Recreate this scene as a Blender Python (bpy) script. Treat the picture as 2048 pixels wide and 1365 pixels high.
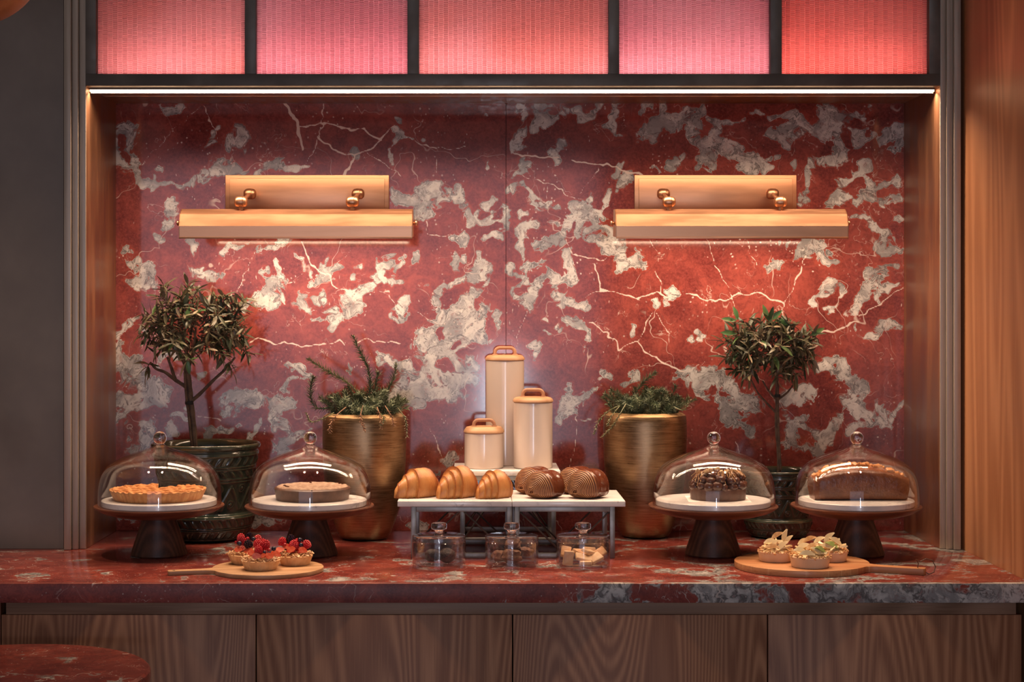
import bpy, bmesh, math, random
import numpy as np
from mathutils import Vector, Matrix, Euler

for o in list(bpy.data.objects):
    bpy.data.objects.remove(o)
sc = bpy.context.scene
COL = sc.collection
PI = math.pi
R = math.radians

# ------------------------------------------------------------------ camera
F, CX, CY = 3400.0, 949.0, 625.0          # focal length and principal point in pixels of the 2048x1365 frame
EYE = 1.507                               # eye height; worktop at 0.90
TOP = 0.900
WALL_Y = 4.722                            # marble wall
FRONT_Y = 4.357                           # plane of the niche surround
EDGE_Y = 3.822                            # front edge of the worktop
cam_d = bpy.data.cameras.new('camera')
cam_d.sensor_width = 36.0
cam_d.lens = F / 2048 * 36.0
cam_d.shift_x = (1024 - CX) / 2048
cam_d.shift_y = -(682.5 - CY) / 2048
cam = bpy.data.objects.new('camera', cam_d)
cam.location = (0, 0, EYE)
cam.rotation_euler = (PI / 2, 0, 0)
COL.objects.link(cam)
sc.camera = cam

# ------------------------------------------------------------------ world, lights, exposure
w = bpy.data.worlds.new('world')
sc.world = w
w.use_nodes = True
w.node_tree.nodes['Background'].inputs[0].default_value = (0.72, 0.58, 0.52, 1)
w.node_tree.nodes['Background'].inputs[1].default_value = 0.16
sc.view_settings.view_transform = 'Standard'
sc.view_settings.look = 'None'
sc.view_settings.gamma = 1.0
sc.view_settings.use_curve_mapping = False
sc.view_settings.exposure = 0.12
sc.cycles.transparent_max_bounces = 40
sc.cycles.max_bounces = 10
sc.cycles.transmission_bounces = 10

def area(name, loc, rot, sx, sy, power, col):
    l = bpy.data.lights.new(name, 'AREA')
    l.shape = 'RECTANGLE'
    l.size, l.size_y, l.energy, l.color = sx, sy, power, col
    o = bpy.data.objects.new(name, l)
    o.location, o.rotation_euler = loc, rot
    COL.objects.link(o)
    return o

def spot(name, loc, target, power, col, angle, blend, radius):
    l = bpy.data.lights.new(name, 'SPOT')
    l.energy, l.color, l.spot_size, l.spot_blend, l.shadow_soft_size = power, col, R(angle), blend, radius
    o = bpy.data.objects.new(name, l)
    o.location = loc
    o.rotation_euler = (Vector(target) - Vector(loc)).to_track_quat('-Z', 'Y').to_euler()
    COL.objects.link(o)
    return o

WARM = (1.0, 0.71, 0.48)
COOL = (0.84, 0.80, 1.0)
# cool daylight from the windows across the room, behind the viewer
area('window_daylight', (-0.8, -3.2, 1.3), (PI / 2, 0, 0), 3.45, 2.6, 42, COOL)
area('doorway_daylight', (0.20, -3.0, 0.60), (PI / 2, 0, 0), 0.18, 1.15, 26, (0.80, 0.86, 1.0))
# warm downlights in the room's ceiling, in front of the counter
for sx in (-1.2, -0.62, -0.05, 0.5, 1.05):
    spot('ceiling_downlight', (sx, 3.86, 3.0), (sx, 4.10, 0.9), 52, WARM, 36, 0.9, 0.04)

# ------------------------------------------------------------------ pixel -> world
def X(px, d): return (px - CX) * d / F
def Z(py, d): return EYE - (py - CY) * d / F
def P(px, py, d): return Vector((X(px, d), d, Z(py, d)))
def depth_at(py, z): return (EYE - z) * F / (py - CY)

# ------------------------------------------------------------------ mesh helpers
class MB:
    def __init__(s): s.v, s.f, s.at = [], [], {}
    def add(s, vs, fs):
        b = len(s.v)
        s.v += [tuple(q) for q in vs]
        s.f += [tuple(i + b for i in q) for q in fs]
        return s
    def box(s, x0, x1, y0, y1, z0, z1):
        return s.add([(x0,y0,z0),(x1,y0,z0),(x1,y1,z0),(x0,y1,z0),(x0,y0,z1),(x1,y0,z1),(x1,y1,z1),(x0,y1,z1)],
                     [(0,3,2,1),(4,5,6,7),(0,1,5,4),(1,2,6,5),(2,3,7,6),(3,0,4,7)])
    def lathe(s, prof, n=64, c=(0,0,0), closed=False, fn=None):
        vs, fs = [], []
        m = len(prof)
        for r, z in prof:
            for k in range(n):
                a = 2*PI*k/n
                rr = r if fn is None else fn(r, z, a)
                vs.append((c[0]+rr*math.cos(a), c[1]+rr*math.sin(a), c[2]+z))
        for i in range(m-1 if not closed else m):
            j = (i+1) % m
            for k in range(n):
                l = (k+1) % n
                fs.append((i*n+k, i*n+l, j*n+l, j*n+k))
        if not closed:
            if prof[0][0] > 1e-6: fs.append(tuple(range(n-1, -1, -1)))
            if prof[-1][0] > 1e-6: fs.append(tuple((m-1)*n+k for k in range(n)))
        return s.add(vs, fs)
    def tube(s, pts, rad, n=8, cap=True, closed=False):
        pts = [Vector(p) for p in pts]
        m = len(pts)
        if not hasattr(rad, '__len__'): rad = [rad]*m
        vs, fs = [], []
        up = None
        for i, p in enumerate(pts):
            if closed: t = pts[(i+1) % m] - pts[i-1]
            else: t = pts[min(i+1, m-1)] - pts[max(i-1, 0)]
            t.normalize()
            if up is None:
                up = Vector((0,0,1)) if abs(t.z) < 0.9 else Vector((1,0,0))
            a = t.cross(up); a.normalize()
            b = a.cross(t); b.normalize()
            up = b
            for k in range(n):
                q = 2*PI*k/n
                vs.append(p + (a*math.cos(q) + b*math.sin(q))*rad[i])
        for i in range(m if closed else m-1):
            j = (i+1) % m
            for k in range(n):
                l = (k+1) % n
                fs.append((i*n+k, i*n+l, j*n+l, j*n+k))
        if cap and not closed:
            fs.append(tuple(range(n-1, -1, -1)))
            fs.append(tuple((m-1)*n+k for k in range(n)))
        return s.add(vs, fs)
    def prism(s, poly, z0, z1):
        n = len(poly)
        return s.add([(x,y,z0) for x,y in poly] + [(x,y,z1) for x,y in poly],
                     [tuple(range(n-1,-1,-1)), tuple(range(n,2*n))] + [(i,(i+1)%n,n+(i+1)%n,n+i) for i in range(n)])
    def ball(s, c, r, sub=2, sq=(1,1,1)):
        bm = bmesh.new()
        bmesh.ops.create_icosphere(bm, subdivisions=sub, radius=1)
        bm.verts.ensure_lookup_table()
        s.add([(c[0]+v.co.x*r*sq[0], c[1]+v.co.y*r*sq[1], c[2]+v.co.z*r*sq[2]) for v in bm.verts],
              [tuple(v.index for v in f.verts) for f in bm.faces])
        bm.free()
        return s
    def mesh(s, name, mat, smooth=True, bevel=0, seg=2, angle=38):
        me = bpy.data.meshes.new(name)
        me.from_pydata(s.v, [], s.f)
        bm = bmesh.new(); bm.from_mesh(me)
        bmesh.ops.recalc_face_normals(bm, faces=bm.faces)
        if bevel:
            es = [e for e in bm.edges if len(e.link_faces) == 2 and e.calc_face_angle(0) > R(30)]
            bmesh.ops.bevel(bm, geom=es, offset=bevel, segments=seg, profile=0.5, affect='EDGES', clamp_overlap=True)
        bm.to_mesh(me); bm.free()
        for k, vals in s.at.items():
            a = me.attributes.new(k, 'FLOAT', 'POINT')
            a.data.foreach_set('value', np.asarray(vals, dtype=np.float32))
        if smooth:
            me.polygons.foreach_set('use_smooth', [True]*len(me.polygons))
            me.set_sharp_from_angle(angle=R(angle))
        if mat: me.materials.append(mat)
        return me
    def build(s, name, mat, parent=None, loc=(0,0,0), rot=(0,0,0), **kw):
        return put(name, s.mesh(name, mat, **kw), parent, loc, rot)

def put(name, me, parent=None, loc=(0,0,0), rot=(0,0,0), scale=None):
    o = bpy.data.objects.new(name, me)
    o.location, o.rotation_euler = loc, rot
    if scale is not None: o.scale = scale
    o.parent = parent
    COL.objects.link(o)
    return o

def tag(o, label, cat, group=None):
    o['label'] = label; o['category'] = cat
    if group: o['group'] = group
    return o

def thing(name, label, cat, loc=(0,0,0), rz=0, group=None):
    o = bpy.data.objects.new(name, None)
    o.empty_display_size = 0.05
    o.location, o.rotation_euler = loc, (0,0,rz)
    COL.objects.link(o)
    return tag(o, label, cat, group)

def struct(o, label=None):
    o['kind'] = 'structure'
    if label: o['label'] = label
    return o

# ------------------------------------------------------------------ materials
class NT:
    def __init__(s, name):
        s.m = bpy.data.materials.new(name); s.m.use_nodes = True
        s.t = s.m.node_tree; s.t.nodes.clear()
        s.out = s.t.nodes.new('ShaderNodeOutputMaterial')
    def n(s, typ, **kw):
        q = s.t.nodes.new(typ)
        for k, v in kw.items(): setattr(q, k, v)
        return q
    def set(s, sock, v):
        if isinstance(v, bpy.types.NodeSocket): s.t.links.new(v, sock)
        else:
            if isinstance(v, tuple) and len(v) == 3 and sock.type == 'RGBA': v = v + (1,)
            sock.default_value = v
    def math(s, op, a, b=0.0, c=0.0, clamp=False):
        q = s.n('ShaderNodeMath', operation=op, use_clamp=clamp)
        s.set(q.inputs[0], a); s.set(q.inputs[1], b)
        if op in ('MULTIPLY_ADD', 'COMPARE', 'SMOOTH_MIN', 'WRAP', 'PINGPONG'): s.set(q.inputs[2], c)
        return q.outputs[0]
    def vmath(s, op, a, b=(0,0,0)):
        q = s.n('ShaderNodeVectorMath', operation=op)
        s.set(q.inputs[0], a); s.set(q.inputs[1], b)
        return q.outputs[0]
    def pos(s, kind='world'):
        if kind == 'world': return s.n('ShaderNodeNewGeometry').outputs['Position']
        return s.n('ShaderNodeTexCoord').outputs['Object']
    def noise(s, vec, scale, detail=3, rough=0.55, dist=0.0, col=False):
        q = s.n('ShaderNodeTexNoise')
        s.set(q.inputs['Vector'], vec)
        q.inputs['Scale'].default_value = scale; q.inputs['Detail'].default_value = detail
        q.inputs['Roughness'].default_value = rough; q.inputs['Distortion'].default_value = dist
        return q.outputs['Color' if col else 'Fac']
    def smooth(s, v, a, b, lo=0.0, hi=1.0):
        q = s.n('ShaderNodeMapRange', interpolation_type='SMOOTHSTEP')
        s.set(q.inputs[0], v)
        for i, x in zip((1,2,3,4), (a,b,lo,hi)): s.set(q.inputs[i], x)
        return q.outputs[0]
    def mix(s, f, a, b, mode='MIX'):
        q = s.n('ShaderNodeMix', data_type='RGBA', blend_type=mode)
        s.set(q.inputs[0], f); s.set(q.inputs[6], a); s.set(q.inputs[7], b)
        return q.outputs[2]
    def attr(s, name):
        return s.n('ShaderNodeAttribute', attribute_name=name).outputs['Fac']
    def bump(s, h, strength, dist=0.002):
        q = s.n('ShaderNodeBump')
        s.set(q.inputs['Height'], h); q.inputs['Strength'].default_value = strength; q.inputs['Distance'].default_value = dist
        return q.outputs[0]
    def bsdf(s, col, rough=0.5, metal=0.0, normal=None, **kw):
        q = s.n('ShaderNodeBsdfPrincipled')
        s.set(q.inputs['Base Color'], col); s.set(q.inputs['Roughness'], rough); s.set(q.inputs['Metallic'], metal)
        if normal is not None: s.set(q.inputs['Normal'], normal)
        for k, v in kw.items(): s.set(q.inputs[k.replace('_', ' ')], v)
        return q.outputs[0]
    def done(s, shader):
        s.t.links.new(shader, s.out.inputs[0]); return s.m

def plain(name, c1, c2=None, rough=0.5, metal=0.0, scale=30, detail=4, bump=0.0, bscale=None, lo=0.35, hi=0.65, kind='object', **kw):
    t = NT(name)
    p = t.pos(kind)
    f = t.smooth(t.noise(p, scale, detail), lo, hi)
    col = t.mix(f, c1, c2 or c1)
    nm = None
    if bump: nm = t.bump(t.noise(p, bscale or scale*3, 4), bump)
    return t.done(t.bsdf(col, rough, metal, nm, **kw))

def stretched(name, c1, c2, sc3, rough, metal, kind='world', bump=0.0, lo=0.3, hi=0.7, patch=None, r2=None, **kw):
    t = NT(name)
    p = t.vmath('MULTIPLY', t.pos(kind), sc3)
    f = t.smooth(t.noise(p, 1.0, 5, 0.65), lo, hi)
    col = t.mix(f, c1, c2)
    if patch:
        g = t.smooth(t.noise(t.pos(kind), patch[0], 4), 0.35, 0.7)
        col = t.mix(g, col, patch[1])
    nm = t.bump(t.noise(p, 1.0, 5, 0.65), bump, 0.001) if bump else None
    rr = rough if r2 is None else t.smooth(f, 0, 1, rough, r2)
    return t.done(t.bsdf(col, rr, metal, nm, **kw))

def wood(name, c1, c2, c3, axis='z', freq=26.0, rough=0.5, kind='world', spec=0.35, stretch=10.0):
    """long grain along axis, with arched figure"""
    t = NT(name)
    p = t.pos(kind)
    k = [1.0, 1.0, 1.0]; k['xyz'.index(axis)] = 1.0/stretch
    q = t.vmath('MULTIPLY', p, tuple(k))
    big = t.noise(q, 3.2, 2, 0.5, 0.3)
    ring = t.math('MULTIPLY', big, freq)
    fr = t.math('PINGPONG', ring, 0.5)
    fr = t.smooth(fr, 0.05, 0.5)
    k2 = [260.0]*3; k2['xyz'.index(axis)] = 5.0
    fib = t.noise(t.vmath('MULTIPLY', p, tuple(k2)), 1.0, 3, 0.6)
    k3 = [90.0]*3; k3['xyz'.index(axis)] = 2.5
    fib2 = t.noise(t.vmath('MULTIPLY', p, tuple(k3)), 1.0, 3, 0.6)
    col = t.mix(fr, c2, c1)
    col = t.mix(t.smooth(fib, 0.45, 0.75), col, c3)
    col = t.mix(t.smooth(fib2, 0.5, 0.8, 0, 0.7), col, c2)
    nm = t.bump(fib, 0.15, 0.0008)
    return t.done(t.bsdf(col, rough, 0.0, nm, Specular_IOR_Level=spec))

def marble(name, wall=False, bias=0.0, grad=None, s=1.0, rough=0.09):
    t = NT(name)
    p0 = t.pos('world')
    wv = t.vmath('SUBTRACT', t.noise(p0, 7.0*s, 3, 0.6, col=True), (0.5,0.5,0.5))
    p = t.vmath('ADD', p0, t.vmath('SCALE', wv) if False else t.vmath('MULTIPLY', wv, (0.10/s,0.10/s,0.10/s)))
    nf = t.noise(p, 27*s, 7, 0.60, 0.9)
    if wall:
        Fd = t.math('MINIMUM', t.attr('cloud'), 0.80)
        v = t.math('MULTIPLY_ADD', t.math('SUBTRACT', nf, 0.5), 1.75, Fd)
    else:
        big = t.noise(p, 6.0*s, 3, 0.55, 0.4)
        v = t.math('MULTIPLY_ADD', t.math('SUBTRACT', nf, 0.5), 0.55, t.math('MULTIPLY_ADD', t.math('SUBTRACT', big, 0.5), 2.2, 0.18 + bias))
        if grad:
            sx = t.n('ShaderNodeSeparateXYZ'); t.set(sx.inputs[0], p0)
            v = t.math('ADD', v, t.smooth(sx.outputs[0], grad[0], grad[1], grad[2], grad[3]))
    soft = t.smooth(t.noise(p0, 12*s, 2), 0.4, 0.65, 0.05, 0.22)
    white = t.smooth(v, 0.50, t.math('ADD', soft, 0.50))
    white = t.math('MULTIPLY', white, t.smooth(t.noise(p, 55*s, 5, 0.7), 0.28, 0.46, 0.55, 1.0))
    # red ground
    g = t.noise(p, 9*s, 6, 0.65)
    red = t.mix(t.smooth(g, 0.34, 0.66), (0.105,0.019,0.017), (0.235,0.050,0.037))
    mot = t.noise(p, 48*s, 6, 0.7, 0.5)
    red = t.mix(t.smooth(mot, 0.42, 0.62, 0.0, 0.45), red, (0.075,0.015,0.014))
    fine = t.noise(p0, 130*s, 4, 0.7)
    red = t.mix(t.smooth(fine, 0.35, 0.75, 0, 0.5), red, (0.28,0.06,0.048))
    halo = t.math('MULTIPLY', t.smooth(v, 0.26, 0.46), t.math('SUBTRACT', 1.0, white))
    red = t.mix(t.math('MULTIPLY', halo, 0.28), red, (0.34,0.062,0.036))
    # dark hair cracks
    ck = t.math('ABSOLUTE', t.math('SUBTRACT', t.noise(p, 15*s, 4, 0.6), 0.5))
    ckm = t.math('MULTIPLY', t.smooth(ck, 0.0, 0.007, 0.55, 0.0), t.smooth(t.noise(p0, 5*s, 2), 0.45, 0.65))
    red = t.mix(ckm, red, (0.06,0.015,0.015))
    # pale stone with banding
    n2 = t.noise(p, 11*s, 5, 0.6, 1.2)
    n3 = t.noise(p, 26*s, 6, 0.65, 0.8)
    pale = t.mix(t.smooth(n2, 0.36, 0.62), (0.50,0.465,0.435), (0.235,0.22,0.215))
    pale = t.mix(t.smooth(n3, 0.5, 0.72), pale, (0.57,0.53,0.49))
    pale = t.mix(t.smooth(t.noise(p, 70*s, 5, 0.7), 0.5, 0.75, 0, 0.65), pale, (0.17,0.155,0.15))
    band = t.math('PINGPONG', t.math('MULTIPLY', t.math('ADD', v, t.math('MULTIPLY', n2, 1.3)), 2.6), 0.5)
    bm_ = t.math('MULTIPLY', t.smooth(band, 0.0, 0.11, 0.85, 0.0), t.smooth(n3, 0.36, 0.56))
    pale = t.mix(bm_, pale, (0.085,0.075,0.07))
    edge = t.smooth(t.math('ABSOLUTE', t.math('SUBTRACT', v, 0.645)), 0.0, 0.075, 0.95, 0.0)
    pale = t.mix(t.math('MULTIPLY', edge, t.smooth(n2, 0.30, 0.46)), pale, (0.10,0.088,0.085))
    col = t.mix(white, red, pale)
    # thin white veins and flecks
    vm = t.math('ABSOLUTE', t.math('SUBTRACT', t.noise(p, 4.2*s, 3, 0.5, 0.3), 0.5))
    thin = t.math('MULTIPLY', t.smooth(vm, 0.0, 0.0045, 0.8, 0.0), t.smooth(t.noise(p0, 6*s, 2), 0.46, 0.62))
    vm2 = t.math('ABSOLUTE', t.math('SUBTRACT', t.noise(p, 8.5*s, 4, 0.55, 0.4), 0.48))
    thin = t.math('MAXIMUM', thin, t.math('MULTIPLY', t.smooth(vm2, 0.0, 0.005, 0.6, 0.0), t.smooth(t.noise(p0, 9*s, 2), 0.5, 0.64)))
    if wall:
        dv = t.math('ADD', t.attr('vein'), t.math('MULTIPLY', t.math('SUBTRACT', t.noise(p0, 110, 4, 0.65), 0.5), 2.4))
        thick = t.smooth(dv, -0.35, 0.55, 0.9, 0.0)
        thin = t.math('MAXIMUM', t.math('MULTIPLY', thin, 0.75), thick)
    fl = t.n('ShaderNodeTexVoronoi'); t.set(fl.inputs['Vector'], t.vmath('ADD', p0, t.vmath('MULTIPLY', wv, (0.03,0.03,0.03)))); fl.inputs['Scale'].default_value = 60*s
    flm = t.math('MULTIPLY', t.smooth(fl.outputs['Distance'], 0.10, 0.2, 0.8, 0.0), t.smooth(t.noise(p0, 8*s, 3), 0.52, 0.68))
    sv = t.n('ShaderNodeTexVoronoi'); t.set(sv.inputs['Vector'], t.vmath('ADD', t.vmath('MULTIPLY', p0, (1.0,1.0,0.42)), t.vmath('MULTIPLY', wv, (0.05,0.05,0.05)))); sv.inputs['Scale'].default_value = 85*s
    scr = t.math('MULTIPLY', t.smooth(sv.outputs['Distance'], 0.06, 0.15, 0.7, 0.0), t.smooth(t.noise(p0, 11*s, 3), 0.5, 0.62))
    flm = t.math('MAXIMUM', flm, scr)
    col = t.mix(t.math('MAXIMUM', thin, flm), col, (0.58,0.47,0.41))
    return t.done(t.bsdf(col, rough, 0.0, None, Specular_IOR_Level=0.5 if rough < 0.3 else 0.28))

def pale_marble(name):
    t = NT(name)
    p = t.pos('world')
    wv = t.vmath('MULTIPLY', t.vmath('SUBTRACT', t.noise(p, 9, 3, 0.6, col=True), (0.5,0.5,0.5)), (0.08,0.08,0.08))
    q = t.vmath('ADD', p, wv)
    a = t.noise(q, 9, 5, 0.6)
    col = t.mix(t.smooth(a, 0.4, 0.75), (0.80,0.76,0.73), (0.58,0.54,0.53))
    v = t.math('ABSOLUTE', t.math('SUBTRACT', t.noise(q, 13, 4, 0.6), 0.5))
    col = t.mix(t.math('MULTIPLY', t.smooth(v, 0.0, 0.03, 0.65, 0.0), t.smooth(t.noise(p, 14, 2), 0.45, 0.65)), col, (0.30,0.28,0.30))
    return t.done(t.bsdf(col, 0.22, 0.0, None, Specular_IOR_Level=0.5))

def thin_glass(name, tint=(0.97,0.97,0.98), base=0.035, peak=0.75, power=3.2):
    t = NT(name)
    lw = t.n('ShaderNodeLayerWeight'); lw.inputs['Blend'].default_value = 0.5
    f = t.math('POWER', lw.outputs['Facing'], power)
    f = t.math('MULTIPLY_ADD', f, peak, base, clamp=True)
    tr = t.n('ShaderNodeBsdfTransparent'); t.set(tr.inputs[0], tint)
    gl = t.n('ShaderNodeBsdfGlossy'); gl.inputs['Roughness'].default_value = 0.004; t.set(gl.inputs[0], (1,1,1))
    mx = t.n('ShaderNodeMixShader'); t.set(mx.inputs[0], f)
    t.t.links.new(tr.outputs[0], mx.inputs[1]); t.t.links.new(gl.outputs[0], mx.inputs[2])
    return t.done(mx.outputs[0])

def solid_glass(name):
    t = NT(name)
    return t.done(t.bsdf((1,1,1), 0.01, 0.0, None, Transmission_Weight=1.0, IOR=1.47))

def emit(name, col, strength):
    t = NT(name)
    e = t.n('ShaderNodeEmission'); t.set(e.inputs[0], col); e.inputs[1].default_value = strength
    return t.done(e.outputs[0])

M = {}
M['wall'] = marble('red_marble_wall', wall=True)
M['top'] = marble('red_marble_top', bias=0.16, grad=(-1.6, 1.4, -0.08, 0.12), s=1.7, rough=0.13)
M['edge'] = marble('red_marble_edge', bias=-0.02, grad=(-0.6, 0.9, -0.06, 0.50), s=1.6, rough=0.42)
M['table'] = marble('dark_red_marble_table', bias=0.06, s=1.5, rough=0.2)
M['pale'] = pale_marble('white_marble')
M['bronze'] = stretched('dark_bronze', (0.105,0.088,0.070), (0.165,0.140,0.115), (9,9,9), 0.42, 0.35, patch=(6,(0.085,0.070,0.058)), r2=0.6)
M['fin'] = stretched('bronze_fin', (0.34,0.275,0.215), (0.46,0.375,0.30), (60,60,3), 0.38, 0.35, r2=0.5)
M['panel'] = stretched('patinated_panel', (0.165,0.130,0.105), (0.25,0.205,0.17), (2.2,2.2,1.6), 0.5, 0.3, patch=(3,(0.145,0.115,0.095)), r2=0.65)
M['copper'] = stretched('brushed_copper', (0.30,0.138,0.070), (0.42,0.205,0.11), (40,14,1.6), 0.33, 0.9, r2=0.48)
M['brass'] = stretched('satin_brass', (0.52,0.265,0.150), (0.59,0.315,0.185), (5,40,40), 0.36, 1.0, r2=0.42)
M['door'] = wood('oak_doors', (0.39,0.185,0.095), (0.215,0.085,0.040), (0.30,0.135,0.066), 'z', 52, 0.5)
M['rail'] = wood('oak_rail', (0.29,0.175,0.115), (0.165,0.09,0.055), (0.225,0.135,0.085), 'x', 22, 0.5)
M['side'] = wood('oak_side_wall', (0.44,0.20,0.095), (0.31,0.125,0.055), (0.38,0.165,0.075), 'z', 14, 0.42, stretch=14)
M['walnut'] = wood('walnut', (0.105,0.040,0.023), (0.045,0.017,0.011), (0.075,0.028,0.017), 'z', 30, 0.4, 'object')
M['walnut_h'] = wood('walnut_plate', (0.155,0.050,0.024), (0.085,0.027,0.014), (0.12,0.038,0.019), 'x', 24, 0.38, 'object')
M['beech'] = wood('beech', (0.62,0.36,0.20), (0.50,0.27,0.14), (0.58,0.32,0.175), 'x', 14, 0.45, 'object')
M['handle'] = plain('beech_handle', (0.45,0.22,0.12), (0.50,0.26,0.15), 0.42, scale=40)
M['acacia'] = wood('pale_acacia', (0.56,0.33,0.175), (0.42,0.22,0.105), (0.50,0.285,0.145), 'x', 18, 0.42, 'object')
M['cream'] = plain('cream_enamel', (0.66,0.545,0.465), (0.68,0.56,0.48), 0.16, scale=4, Specular_IOR_Level=0.6)
M['steel'] = plain('grey_steel', (0.20,0.195,0.185), (0.27,0.26,0.25), 0.40, 0.5, scale=30)
M['rod'] = plain('dark_rod', (0.09,0.08,0.075), (0.12,0.105,0.095), 0.35, 0.8)
M['dome'] = thin_glass('dome_glass', tint=(0.975,0.972,0.972), base=0.016, peak=0.85, power=3.2)
M['jar'] = thin_glass('jar_glass', tint=(0.965,0.965,0.975), base=0.045, peak=0.95, power=2.2)
M['knob'] = solid_glass('solid_glass')
M['soil'] = plain('soil', (0.03,0.02,0.014), (0.055,0.035,0.024), 0.95, scale=60, bump=0.6)
M['black'] = plain('black_shadow_gap', (0.012,0.011,0.010), None, 0.8)
M['paper'] = plain('baking_paper', (0.86,0.80,0.74), None, 0.6)
M['string'] = plain('leather_string', (0.07,0.035,0.022), (0.10,0.05,0.03), 0.6)
M['led'] = emit('led_strip', (1.0, 0.62, 0.36), 7.0)

# ------------------------------------------------------------------ the setting
struct(MB().box(-4.0, 4.0, -4.0, 5.2, -0.05, 0.0).build('floor', plain('floor_boards', (0.09,0.045,0.028), (0.13,0.07,0.045), 0.45, scale=3, kind='world'), smooth=False), 'dark wooden floor below the counter')

XL, XR = X(232, WALL_Y), X(1808, WALL_Y)          # inner faces of the niche
ZT = Z(207, WALL_Y)                               # soffit height
SEAM = X(1012, WALL_Y)

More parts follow.
